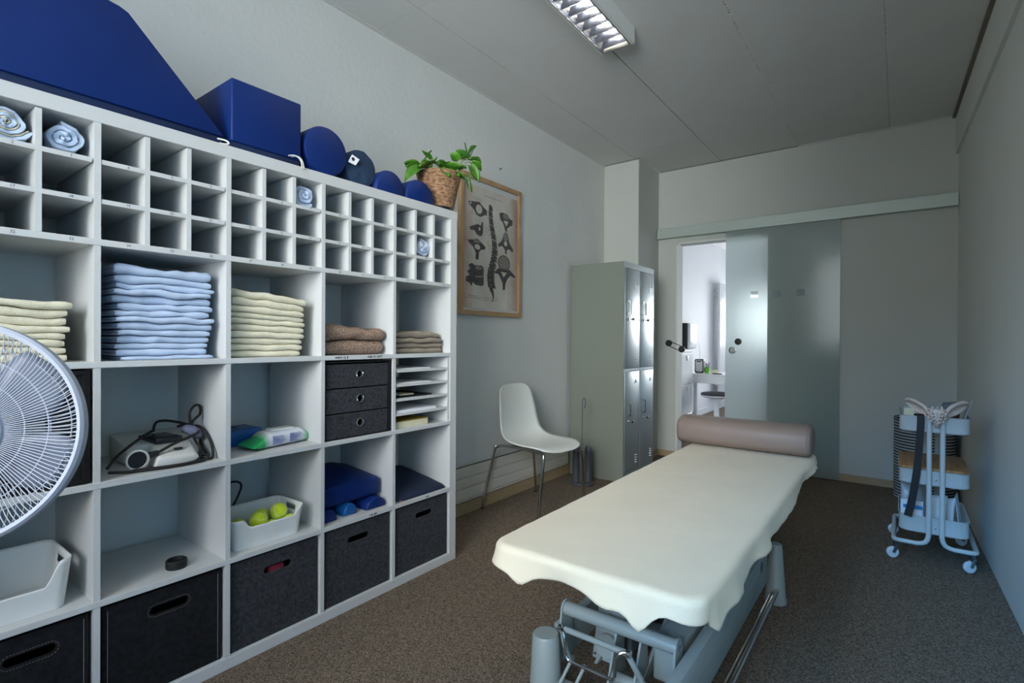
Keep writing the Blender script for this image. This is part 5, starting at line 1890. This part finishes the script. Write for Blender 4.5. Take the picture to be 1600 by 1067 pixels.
def tray(z0, z1, r=0.045):
    cx, cy, hx, hy = (QX0 + QX1) / 2, (QY0 + QY1) / 2, (QX1 - QX0) / 2, (QY1 - QY0) / 2
    P0 = rrect(cx, cy, hx, hy, r, 8)
    rings = [[(x, y, z0) for x, y in rrect(cx, cy, hx - 0.006, hy - 0.006, r - 0.004, 8)], [(x, y, z0 + 0.006) for x, y in P0], [(x, y, z1 - 0.004) for x, y in P0],
             [(x, y, z1) for x, y in rrect(cx, cy, hx + 0.0025, hy + 0.0025, r, 8)], [(x, y, z1 + 0.001) for x, y in rrect(cx, cy, hx, hy, r, 8)],
             [(x, y, z1 - 0.004) for x, y in rrect(cx, cy, hx - 0.003, hy - 0.003, r - 0.002, 8)], [(x, y, z0 + 0.006) for x, y in rrect(cx, cy, hx - 0.003, hy - 0.003, r - 0.002, 8)],
             [(x, y, z0 + 0.003) for x, y in rrect(cx, cy, hx - 0.010, hy - 0.010, r - 0.006, 8)]]
    return B().loft(rings)


TZS = [(0.148, 0.232), (0.388, 0.462), (0.650, 0.730)]
for z0, z1 in TZS:
    o_ = tray(z0, z1).build('tray', 'trolley', tr, smooth=40)
    B().ellipsoid((2.348, QY0 - 0.001, (z0 + z1) / 2 - 0.006), 0.0055, 0.004, 0.0055, 14, 8).build('screw', 'chrome', o_)
PXS = (2.322, 2.373)
for (ye, yo, sgn) in ((QY0, QY0 - 0.0125, 1), (QY1, QY1 + 0.0125, -1)):
    for x, s in ((PXS[0], -1), (PXS[1], 1)):
        xe = 2.184 if s < 0 else 2.502
        zb_ = 0.098
        path = [(x, yo, 0.745), (x, yo, 0.40), (x, yo, 0.145)]
        path += [(x + s * 0.004, yo, 0.125), (x + s * 0.012, yo, 0.110), (x + s * 0.026, yo, 0.102), (x + s * 0.045, yo, zb_), (xe - s * 0.030, yo, zb_)]
        path += [(xe - s * 0.012, yo + sgn * 0.003, zb_), (xe - s * 0.003, yo + sgn * 0.012, zb_), (xe, yo + sgn * 0.030, zb_), (xe, (QY0 + QY1) / 2, zb_)]
        B().tube([path[0], path[1], path[2]] + [Vector(p) for p in path[3:]], 0.0108, 14).build('frame_tube', 'trolley', tr)
for i, (x, y) in enumerate(((2.192, QY0 + 0.005), (2.488, QY0 + 0.005), (2.192, QY1 - 0.005), (2.488, QY1 - 0.005))):
    sv = Vector((0.55, -0.835, 0)) if i != 0 else Vector((0.45, -0.89, 0))
    pv = Vector((-sv.y, sv.x, 0))
    cwh = Vector((x, y, 0.0)) - pv * 0.014 + Vector((0, 0, 0.0275))
    cs_ = B()
    cs_.cyl((x, y, 0.090), (x, y, 0.066), 0.011, n=16)
    for q in (-1, 1):
        a0 = Vector((x, y, 0.068)) + sv * 0.010 * q
        a1 = cwh + sv * 0.010 * q
        cs_.tube([a0 + pv * 0.004, a1], [0.008, 0.007], 8)
    cs_.cyl(Vector((x, y, 0.066)) - sv * 0.013, Vector((x, y, 0.066)) + sv * 0.013, 0.009, n=12)
    co_ = cs_.build('caster_fork', 'zinc', tr)
    w = B()
    w.tube([cwh - sv * 0.0085, cwh - sv * 0.006, cwh + sv * 0.006, cwh + sv * 0.0085], [0.024, 0.0272, 0.0272, 0.024], 28)
    w.build('wheel', 'wheel', co_)

# bamboo lid on the middle tray
P_ = rrect((QX0 + QX1) / 2, (QY0 + QY1) / 2, (QX1 - QX0) / 2 + 0.001, (QY1 - QY0) / 2 + 0.001, 0.045, 8)
o = B().prism([(x, y, 0.4636) for x, y in P_], [(x, y, 0.476) for x, y in P_], bev=0.002).build('wooden_lid', 'bamboo')
tag(o, 'brown bamboo lid covering the middle tray of the trolley', 'lid')

# pelvis model on the front rim of the top tray
pvx, pvz = 2.349, 0.738
pv_ = thing('pelvis_model', 'pale bone-coloured pelvis model perched on the front of the trolley', 'anatomical model', (pvx, QY0 - 0.02, 0.66))
for s in (-1, 1):
    # rim of the hip bone, then a dished plate inside it
    rim = [(-0.026, -0.002, 0.000), (-0.034, 0.010, 0.022), (-0.050, 0.028, 0.044), (-0.075, 0.05, 0.060), (-0.100, 0.075, 0.069), (-0.116, 0.10, 0.066), (-0.121, 0.125, 0.056)]
    low = [(-0.026, 0.010, -0.012), (-0.042, 0.030, -0.006), (-0.060, 0.055, 0.000), (-0.080, 0.075, 0.008), (-0.098, 0.095, 0.022), (-0.110, 0.112, 0.036), (-0.119, 0.128, 0.050)]
    R1 = spline([(pvx - s * p[0] * -1, QY0 - 0.046 + p[1], pvz + p[2]) for p in rim], 4)
    R2 = spline([(pvx - s * p[0] * -1, QY0 - 0.046 + p[1], pvz + p[2]) for p in low], 4)
    g = []
    for a, b_ in zip(R1, R2):
        row = []
        for j in range(7):
            t_ = j / 6
            p = a.lerp(b_, t_)
            p.y += 0.026 * math.sin(PI * t_)
            row.append(p)
        g.append(row)
    wo_ = B().sheet(g).build('hip_bone', 'bone', pv_, smooth=80)
    md = wo_.modifiers.new('thickness', 'SOLIDIFY')
    md.thickness = 0.006
    md.offset = 0
    rr_ = [0.0055 + 0.003 * math.sin(PI * i / (len(R1) - 1)) for i in range(len(R1))]
    B().tube(R1, rr_, 10).build('bone_rim', 'bone', wo_)
    B().tube(spline([(pvx + s * 0.030, QY0 - 0.052, pvz + 0.030), (pvx + s * 0.034, QY0 - 0.050, pvz + 0.018), (pvx + s * 0.040, QY0 - 0.046, pvz + 0.006)], 4), 0.0035, 8).build('cartilage', 'bone_red', wo_)
rings = []
for i in range(13):
    t_ = i / 12
    z = pvz + 0.036 - 0.086 * t_
    hw_ = 0.030 * (1 - t_) ** 0.8 + 0.004
    hd = 0.014 * (1 - 0.6 * t_)
    yc_ = QY0 - 0.044 - 0.010 * math.sin(PI * t_)
    ring = []
    for q in range(26):
        a_ = 2 * PI * q / 26
        bump = 1 + 0.16 * nz(math.cos(a_) * 2.4, math.sin(a_) * 2.4, t_ * 9)
        ring.append((pvx + hw_ * math.cos(a_) * bump, yc_ + hd * math.sin(a_) * bump, z))
    rings.append(ring)
sc_ = B().loft(rings).build('sacrum', 'bone', pv_, smooth=70)
b = B()
for i in range(4):
    z = pvz + 0.022 - 0.016 * i
    for s in (-1, 1):
        b.ellipsoid((pvx + s * (0.021 - 0.004 * i), QY0 - 0.066 - 0.002 * (i in (1, 2)), z), 0.0052, 0.006, 0.0052, 12, 8)
    b.ellipsoid((pvx, QY0 - 0.067 - 0.002 * (i in (1, 2)), z - 0.004), 0.0048, 0.006, 0.006, 12, 8)
for s in (-1, 1):
    b.ellipsoid((pvx + s * 0.017, QY0 - 0.056, pvz + 0.040), 0.006, 0.006, 0.012, 12, 8)
    b.ellipsoid((pvx + s * 0.032, QY0 - 0.052, pvz + 0.016), 0.006, 0.006, 0.007, 12, 8)
    b.ellipsoid((pvx + s * 0.030, QY0 - 0.052, pvz - 0.008), 0.006, 0.006, 0.006, 12, 8)
    b.ellipsoid((pvx + s * 0.022, QY0 - 0.054, pvz - 0.022), 0.006, 0.006, 0.006, 12, 8)
b.build('bone_knobs', 'bone', sc_, smooth=70)
b = B()
for i in range(3):
    for s in (-1, 1):
        b.ellipsoid((pvx + s * (0.0145 - 0.0022 * i), QY0 - 0.063, pvz + 0.014 - 0.015 * i), 0.0026, 0.0030, 0.0032, 10, 6)
b.build('foramina', 'ink', sc_)

# black strap hanging over the front rim
pts = [(2.268, QY0 + 0.05, 0.700), (2.276, QY0 + 0.022, 0.733), (2.282, QY0 + 0.006, 0.7405), (2.287, QY0 - 0.012, 0.734), (2.288, QY0 - 0.0155, 0.70), (2.284, QY0 - 0.016, 0.60), (2.278, QY0 - 0.016, 0.50), (2.268, QY0 - 0.017, 0.40), (2.256, QY0 - 0.017, 0.31), (2.240, QY0 - 0.018, 0.228)]
sp = spline(pts, 5)
rings = []
for i, p in enumerate(sp):
    t_ = (sp[min(i + 1, len(sp) - 1)] - sp[max(i - 1, 0)]).normalized()
    side = Vector((1, 0.0, 0)) - t_ * t_.x
    side.normalize()
    nr = side.cross(t_).normalized()
    w = 0.0135 + 0.003 * i / len(sp)
    rings.append([p + side * w + nr * 0.0012, p - side * w + nr * 0.0012, p - side * w - nr * 0.0012, p + side * w - nr * 0.0012])
tag(B().loft(rings).build('strap', 'rubber', smooth=50), 'long black strap hanging over the front of the trolley', 'strap')

# top tray contents
bx = B()
zf = 0.6545
bx.box(2.222, 2.272, QY0 + 0.035, QY0 + 0.15, zf, 0.748)
bx.box(2.2225, 2.2715, QY0 + 0.0355, QY0 + 0.0365, 0.7475, 0.762)
tag(bx.build('card_box', 'paper_cream', smooth=0), 'cream cardboard box in the top left of the trolley', 'box')
o = thing('clipboard', 'dark clipboard slanting up behind the pelvis model', 'clipboard', (2.40, 1.62, zf))
B().prism([(2.352, 1.56, zf + 0.002), (2.415, 1.56, zf + 0.002), (2.440, 1.64, 0.790), (2.385, 1.66, 0.780)], [(2.352, 1.566, zf), (2.415, 1.566, zf), (2.440, 1.646, 0.787), (2.385, 1.666, 0.777)]).build('board', 'table_dark', o, smooth=0)
B().tube([(2.352, 1.558, zf + 0.004), (2.385, 1.658, 0.782), (2.440, 1.638, 0.792), (2.450, 1.62, 0.77)], 0.003, 8).build('metal_edge', 'steel', o)
o = B().prism([(2.438, 1.47, zf + 0.001), (2.444, 1.64, zf + 0.001), (2.490, 1.66, 0.800), (2.488, 1.53, 0.815)], [(2.441, 1.47, zf), (2.447, 1.64, zf), (2.493, 1.66, 0.799), (2.491, 1.53, 0.814)]).build('plastic_sleeve', 'sleeve', smooth=0)
tag(o, 'clear plastic sleeve leaning outward at the right of the trolley top', 'sleeve')
o = B().prism([(2.412, 1.48, zf + 0.001), (2.432, 1.50, zf + 0.001), (2.452, 1.60, 0.768), (2.430, 1.58, 0.758)], [(2.408, 1.485, zf), (2.428, 1.505, zf), (2.448, 1.605, 0.767), (2.426, 1.585, 0.757)]).build('leaflet', mat('dark_red_print', (110, 52, 56), 0.5, rgb2=(60, 44, 48), vscale=60), smooth=0)
tag(o, 'dark red printed leaflet in the plastic sleeve end of the trolley', 'leaflet')

# bottom tray contents
zf = 0.152


def pouch(name, mt, c, w, h, d, lean, seed, label, yaw=0.0):
    g = []
    n = 12
    rings = []
    for i in range(n + 1):
        v = i / n
        thk = d * (math.sin(PI * min(1, 0.15 + v * 0.85)) ** 0.7) + 0.002
        ring = []
        for q in range(20):
            a_ = 2 * PI * q / 20
            ca, sa = math.cos(a_), math.sin(a_)
            px = w / 2 * math.copysign(abs(ca) ** 0.5, ca) * (1 + 0.06 * nz(v * 4, ca, seed))
            py = thk / 2 * sa * (1 + 0.4 * nz(px * 30, v * 6, seed + 3)) + lean * v
            rx_, ry_ = px * math.cos(yaw) - py * math.sin(yaw), px * math.sin(yaw) + py * math.cos(yaw)
            ring.append((c[0] + rx_, c[1] + ry_, c[2] + h * v * (1 + 0.08 * nz(px * 20, 1, seed + 8))))
        rings.append(ring)
    return tag(B().loft(rings).build(name, mt, smooth=70), label, 'pouch')


pouch('plastic_pouch', 'bag', (2.262, 1.60, zf + 0.001), 0.095, 0.20, 0.05, 0.02, 3, 'clear crumpled plastic bag at the back left of the bottom tray', 0.2)
pw = pouch('packet', 'paper', (2.258, 1.500, zf + 0.001), 0.095, 0.130, 0.030, 0.02, 7, 'white packet with a blue band in the bottom tray', 0.05)
B().box(2.222, 2.300, 1.494, 1.499, zf + 0.094, zf + 0.112, bev=0.002).build('blue_band', 'bluepk', pw)
pouch('packet', 'mount', (2.356, 1.53, zf + 0.001), 0.085, 0.165, 0.028, 0.02, 12, 'white paper packet behind the trolley posts in the bottom tray', -0.1)
pouch('packet', 'paper', (2.404, 1.56, zf + 0.001), 0.042, 0.150, 0.022, 0.03, 17, 'narrow white packet right of the trolley posts in the bottom tray', -0.3)
o = B().prism([(2.446, 1.50, zf + 0.001), (2.462, 1.62, zf + 0.001), (2.446, 1.68, zf + 0.17), (2.430, 1.58, zf + 0.165)], [(2.448, 1.499, zf), (2.464, 1.619, zf), (2.448, 1.679, zf + 0.169), (2.432, 1.579, zf + 0.164)]).build('leaflet', 'paper', smooth=0)
tag(o, 'white folded leaflet slanting at the right of the bottom tray', 'leaflet')

# striped laundry bin behind the trolley
lb_ = thing('laundry_bin', 'round black and white striped fabric bin in the far right corner', 'laundry bin', (2.345, 2.775, 0.0))
R_ = 0.172
B().lathe([(R_ - 0.004, 0.0005), (R_, 0.005), (R_ + 0.001, 0.30), (R_, 0.558), (R_ - 0.003, 0.562), (R_ - 0.007, 0.556), (R_ - 0.007, 0.012), (0.0001, 0.010)], (2.345, 2.775, 0), 56).build('fabric_wall', 'stripe', lb_)
pts = [(2.345 + R_ * math.cos(2 * PI * i / 48), 2.775 + R_ * math.sin(2 * PI * i / 48), 0.561) for i in range(48)]
B().tube(pts, 0.004, 8, closed=True).build('rim', 'black', lb_)

# ================================================================== CEILING LUMINAIRE
KX0, KX1, KY0, KY1, KZ = 0.916, 1.102, -0.66, 0.645, H - 0.083
lm = thing('ceiling_light', 'long white ceiling light with a mirrored louvre grid', 'ceiling light', ((KX0 + KX1) / 2, (KY0 + KY1) / 2, H - 0.0005))
b = B()
b.box(KX0, KX1, KY0, KY1, H - 0.012, H - 0.0006)
b.box(KX0, KX0 + 0.008, KY0, KY1, KZ, H - 0.012)
b.box(KX1 - 0.018, KX1, KY0, KY1, KZ, H - 0.012)
b.box(KX0 + 0.008, KX1 - 0.018, KY0, KY0 + 0.006, KZ, H - 0.012)
b.box(KX0 + 0.008, KX1 - 0.018, KY1 - 0.006, KY1, KZ, H - 0.012)
b.build('housing', 'pbin', lm, smooth=0)
IX0, IX1 = KX0 + 0.010, KX1 - 0.020
b = B()
b.box(IX0, IX0 + 0.006, KY0 + 0.007, KY1 - 0.007, KZ - 0.002, KZ + 0.010)
b.box(IX1 - 0.004, IX1, KY0 + 0.007, KY1 - 0.007, KZ - 0.002, KZ + 0.010)
b.box(IX0 + 0.006, IX1 - 0.004, KY1 - 0.013, KY1 - 0.007, KZ - 0.002, KZ + 0.010)
b.box(IX0 + 0.006, IX1 - 0.004, KY0 + 0.007, KY0 + 0.013, KZ - 0.002, KZ + 0.010)
b.build('louvre_frame', 'steel', lm, smooth=0)
# curved side mirrors
for s in (0, 1):
    g = []
    for i in range(9):
        t_ = i / 8
        xo = (IX0 + 0.007 + 0.034 * t_ ** 1.6) if s == 0 else (IX1 - 0.005 - 0.034 * t_ ** 1.6)
        z = KZ + 0.002 + 0.060 * t_
        g.append([(xo, KY0 + 0.014, z), (xo, KY1 - 0.014, z)])
    so2 = B().sheet(g).build('side_mirror', 'mirror', lm, smooth=80)
    md = so2.modifiers.new('thickness', 'SOLIDIFY')
    md.thickness = 0.0008
y = KY1 - 0.045
while y > KY0 + 0.03:
    b = B()
    b.prism([(IX0 + 0.008, y - 0.001, KZ), (IX0 + 0.008, y + 0.001, KZ), (IX0 + 0.026, y + 0.007, KZ + 0.042), (IX0 + 0.026, y - 0.007, KZ + 0.042)],
            [(IX1 - 0.006, y - 0.001, KZ), (IX1 - 0.006, y + 0.001, KZ), (IX1 - 0.024, y + 0.007, KZ + 0.042), (IX1 - 0.024, y - 0.007, KZ + 0.042)])
    b.build('louvre_blade', 'mirror', lm, smooth=0)
    y -= 0.068
B().cyl(((IX0 + IX1) / 2, KY0 + 0.03, KZ + 0.058), ((IX0 + IX1) / 2, KY1 - 0.03, KZ + 0.058), 0.008, n=14).build('fluorescent_tube', 'tube', lm)

# ================================================================== PEDESTAL FAN (left edge of the view)
fc = Vector((0.8727, -1.7292, 0.9310))
zax = Vector((0.80216, -0.58499, 0.11971)).normalized()
xax = Vector((0, 0, 1)).cross(zax).normalized()
FM = Matrix((xax, zax.cross(xax), zax)).transposed().to_4x4()
base_xy = fc - zax * 0.092
fan = thing('pedestal_fan', 'white pedestal fan with round wire guard at the left edge', 'fan', (base_xy.x, base_xy.y, 0.0))
FMW = Matrix.Translation(fc) @ FM


def fbuild(b_, name, m, parent=fan, smooth=40):
    return b_.build(name, m, parent, smooth=smooth, matrix=FMW)


RG = 0.199
b = B()
b.lathe([(RG - 0.010, 0.004), (RG - 0.003, 0.009), (RG + 0.0015, 0.004), (RG + 0.002, -0.012), (RG - 0.003, -0.018), (RG - 0.006, -0.012), (RG - 0.005, 0.0)], (0, 0, 0), 96, cap0=False, cap1=False)
b.loft([[p for p in r] for r in []]) if False else None
fbuild(b, 'guard_rim', 'fan')


def cage(nw, r0_, front, sw):
    b_ = B()
    for i in range(nw):
        a0 = 2 * PI * i / nw
        pts = []
        for k in range(8):
            t_ = k / 7
            r_ = r0_ + (RG - 0.007 - r0_) * t_
            dome = (-0.030 * (1 - t_ ** 2)) if front else (-0.020 - 0.075 * (1 - t_ ** 2.5))
            an = a0 + sw * t_ ** 8 + (0.0 if front else 0.06 * t_)
            pts.append((r_ * math.cos(an), r_ * math.sin(an), dome))
        b_.tube(pts, 0.00085, 5)
    for r_ in ((0.096, 0.136) if front else (0.11, 0.155)):
        t_ = (r_ - r0_) / (RG - 0.007 - r0_)
        dome = (-0.030 * (1 - t_ ** 2)) - 0.001 if front else (-0.020 - 0.075 * (1 - t_ ** 2.5)) + 0.001
        b_.tube([(r_ * math.cos(2 * PI * q / 72), r_ * math.sin(2 * PI * q / 72), dome) for q in range(72)], 0.0010, 6, closed=True)
    return b_


fbuild(cage(150, 0.056, True, 0.03), 'front_guard', 'fan')
fbuild(cage(80, 0.050, False, -0.05), 'rear_guard', 'fan')
b = B()
b.lathe([(0.062, -0.034), (0.064, -0.030), (0.062, -0.024), (0.052, -0.020), (0.050, -0.022), (0.030, -0.020), (0.0001, -0.019)], (0, 0, 0), 48)
fbuild(b, 'hub_cap', 'fan')
bl_ = B()
for k in range(5):
    a0 = 2 * PI * k / 5 + 0.5
    g = []
    for i in range(9):
        t_ = i / 8
        r_ = 0.035 + 0.135 * t_
        half = (0.16 + 0.34 * math.sin(PI * min(1, 0.15 + 0.75 * t_))) * (1 if t_ < 0.9 else 0.9)
        row = []
        for j in range(7):
            s = j / 6 * 2 - 1
            an = a0 + half * s + 0.35 * t_
            row.append((r_ * math.cos(an), r_ * math.sin(an), -0.062 + 0.014 * s * (1 - 0.3 * t_)))
        g.append(row)
    bb_ = B().sheet(g)
    ob = fbuild(bb_, 'fan_blade', 'fan_blade', smooth=80)
    md = ob.modifiers.new('thickness', 'SOLIDIFY')
    md.thickness = 0.002
b = B()
b.lathe([(0.036, -0.080), (0.038, -0.044), (0.030, -0.038), (0.0001, -0.037)], (0, 0, 0), 36)
fbuild(b, 'rotor_hub', 'fan_blade')
b = B()
b.lathe([(0.0001, -0.205), (0.040, -0.200), (0.058, -0.180), (0.062, -0.108), (0.055, -0.0975), (0.0001, -0.0975)], (0, 0, 0), 36)
fbuild(b, 'motor_housing', 'fan')
b = B()
b.cyl((base_xy.x, base_xy.y, 0.02), (base_xy.x, base_xy.y, 0.55), 0.017, n=24)
b.cyl((base_xy.x, base_xy.y, 0.55), (base_xy.x, base_xy.y, fc.z - 0.06), 0.012, n=24)
b.cyl((base_xy.x, base_xy.y, 0.53), (base_xy.x, base_xy.y, 0.57), 0.0185, n=24)
b.build('pole', 'fan', fan)
B().lathe([(0.165, 0.0005), (0.17, 0.008), (0.160, 0.022), (0.06, 0.036), (0.028, 0.060), (0.0001, 0.062)], (base_xy.x, base_xy.y, 0), 48).build('base', 'fan', fan)

# ================================================================== NEIGHBOURING ROOM
sc = thing('shoe_cabinet', 'tall white cabinet with tilting fronts just inside the next room', 'cabinet', (-0.05, 4.55, 0.0))
CX1 = 0.050
B().box(AXL + 0.001, CX1 - 0.016, 4.10, 4.955, 0.0006, 0.955, bev=0.002, seg=1).build('cabinet_body', 'white_gloss', sc, smooth=0)
B().box(AXL + 0.001, CX1 + 0.004, 4.09, 4.965, 0.9555, 0.978, bev=0.002, seg=1).build('cabinet_top', 'white_gloss', sc, smooth=0)
for (ya, yb) in ((4.105, 4.522), (4.530, 4.95)):
    for za, zb in ((0.03, 0.168), (0.174, 0.545), (0.551, 0.930)):
        fo = B().box(CX1 - 0.015, CX1, ya, yb, za, zb, bev=0.0015, seg=1).build('tilt_front', 'white_gloss', sc, smooth=0)
        ym = (ya + yb) / 2
        B().prism([(CX1 + 0.0005, ym - 0.050, zb - 0.020), (CX1 + 0.0005, ym + 0.050, zb - 0.020), (CX1 + 0.0005, ym + 0.012, zb - 0.088), (CX1 + 0.0005, ym - 0.012, zb - 0.088)],
                  [(CX1 + 0.010, ym - 0.044, zb - 0.026), (CX1 + 0.010, ym + 0.044, zb - 0.026), (CX1 + 0.010, ym + 0.010, zb - 0.080), (CX1 + 0.010, ym - 0.010, zb - 0.080)]).build('handle', 'pbin', fo, smooth=0)
ds = thing('desk', 'white desk with a drawer front in the next room', 'desk', (0.65, 5.3, 0.0))
B().box(AXL + 0.016, 1.45, 5.0, 5.62, 0.642, 0.665, bev=0.002, seg=1).build('desk_top', 'white_gloss', ds, smooth=0)
B().box(AXL + 0.02, 1.44, 5.006, 5.025, 0.545, 0.6415).build('drawer_front', 'white_gloss', ds, smooth=0)
B().box(AXL + 0.02, 1.44, 5.027, 5.60, 0.550, 0.641).build('drawer_case', 'white_gloss', ds, smooth=0)
for x in (AXL + 0.02, 1.39):
    for y in (5.03, 5.55):
        B().box(x, x + 0.05, y, y + 0.05, 0.0005, 0.5495).build('leg', 'white_gloss', ds, smooth=0)
stl = thing('stool', 'white pedestal stool with dark grey cushion before the desk', 'stool', (0.43, 4.66, 0.0))
SC_ = (0.43, 4.66, 0)
B().lathe([(0.0001, 0.438), (0.172, 0.440), (0.182, 0.450), (0.178, 0.462), (0.150, 0.470), (0.0001, 0.473)], SC_, 40).build('seat_cushion', 'cushion_dark', stl)
B().lathe([(0.06, 0.400), (0.150, 0.412), (0.184, 0.430), (0.184, 0.4395), (0.0001, 0.4395)], SC_, 40).build('seat_shell', 'white_gloss', stl)
B().lathe([(0.17, 0.0005), (0.17, 0.008), (0.05, 0.020), (0.032, 0.05), (0.030, 0.30), (0.045, 0.37), (0.075, 0.402), (0.0001, 0.404)], SC_, 36).build('pedestal', 'white_gloss', stl)
rd = thing('table_radio', 'small silver and black radio with aerial on the desk', 'radio', (0.045, 5.25, 0.665))
B().prism([(x, 5.23, z) for x, z in rrect(0.045, 0.758, 0.058, 0.092, 0.020)], [(x, 5.30, z) for x, z in rrect(0.045, 0.758, 0.058, 0.092, 0.020)], bev=0.004).build('radio_body', 'black', rd)
B().prism([(x, 5.225, z) for x, z in rrect(0.045, 0.760, 0.045, 0.078, 0.022)], [(x, 5.2305, z) for x, z in rrect(0.045, 0.760, 0.045, 0.078, 0.022)], bev=0.002).build('front_panel', 'radio_grey', rd)
B().box(0.018, 0.072, 5.2235, 5.226, 0.812, 0.828).build('display', 'ink', rd, smooth=0)
B().cyl((0.045, 5.27, 0.848), (0.030, 5.29, 1.06), 0.0022, 0.0012, n=8).build('aerial', 'steel', rd)


def cup(x, y, r, h, label, pens):
    t = thing('pen_cup', label, 'pen cup', (x, y, 0.665))
    B().lathe([(r * 0.9, 0.0006), (r * 0.95, 0.002), (r, h), (r - 0.003, h), (r * 0.9 - 0.003, 0.004), (0.0001, 0.004)], (x, y, 0.665), 28).build('cup_body', 'green_lid', t)
    rnd_ = random.Random(int(x * 1000))
    for i in range(pens):
        a_ = 2 * PI * i / pens
        cmat = mat('pen_plastic', rnd_.choice(((40, 40, 60), (170, 60, 90), (60, 60, 66), (150, 120, 160))), 0.4, var=0.05)
        p0 = Vector((x + 0.4 * r * math.cos(a_), y + 0.4 * r * math.sin(a_), 0.672))
        p1 = p0 + Vector((0.5 * r * math.cos(a_), 0.5 * r * math.sin(a_), h + rnd_.uniform(0.02, 0.055)))
        tag(B().cyl(p0, p1, 0.004, n=10).build('pen', cmat), 'pen standing in the larger green cup on the desk', 'pen', 'pens in the green cup')


cup(0.152, 5.24, 0.027, 0.085, 'larger green plastic cup of pens on the desk', 5)
cup(0.112, 5.33, 0.022, 0.075, 'smaller green cup half behind the radio', 0)
o = B().prism([(0.20, 5.20, 0.6656), (0.30, 5.20, 0.6656), (0.30, 5.215, 0.715), (0.20, 5.215, 0.715)], [(0.20, 5.222, 0.6656), (0.30, 5.222, 0.6656), (0.30, 5.217, 0.715), (0.20, 5.217, 0.715)]).build('folded_card', 'paper_cream', smooth=0)
tag(o, 'small cream folded card standing on the desk', 'card')
o = B().box(0.26, 0.37, 5.08, 5.14, 0.6656, 0.676, bev=0.003).build('small_case', 'ink')
tag(o, 'dark small case lying near the desk edge', 'case')
wd_ = thing('wall_dispenser', 'white wall dispenser with black back on the next room wall', 'dispenser', (-0.09, 5.27, 0.99))
B().box(AXL + 0.0006, -0.085, 5.13, 5.42, 0.985, 1.335, bev=0.006).build('back_shell', 'black', wd_)
B().box(-0.084, -0.045, 5.135, 5.415, 0.992, 1.328, bev=0.012, seg=3).build('front_cover', 'white_gloss', wd_)
B().box(-0.0455, -0.043, 5.36, 5.375, 1.21, 1.27).build('level_window', 'ink', wd_, smooth=0)
ra = thing('radiator', 'tall white tubular radiator on the next room wall', 'radiator', (-0.07, 6.85, 0.25))
b = B()
b.box(AXL + 0.045, AXL + 0.075, 6.55, 7.15, 0.40, 0.44, bev=0.004)
b.box(AXL + 0.045, AXL + 0.075, 6.55, 7.15, 1.86, 1.90, bev=0.004)
b.cyl((AXL + 0.001, 6.62, 1.80), (AXL + 0.05, 6.62, 1.80), 0.012, n=12)
b.cyl((AXL + 0.001, 6.62, 0.50), (AXL + 0.05, 6.62, 0.50), 0.012, n=12)
b.build('header_pipe', 'white_gloss', ra)
for i in range(7):
    y = 6.54 + i * 0.092
    B().box(AXL + 0.0755, AXL + 0.115, y, y + 0.062, 0.25, 2.00, bev=0.012, seg=3).build('tube', 'white_gloss', ra)
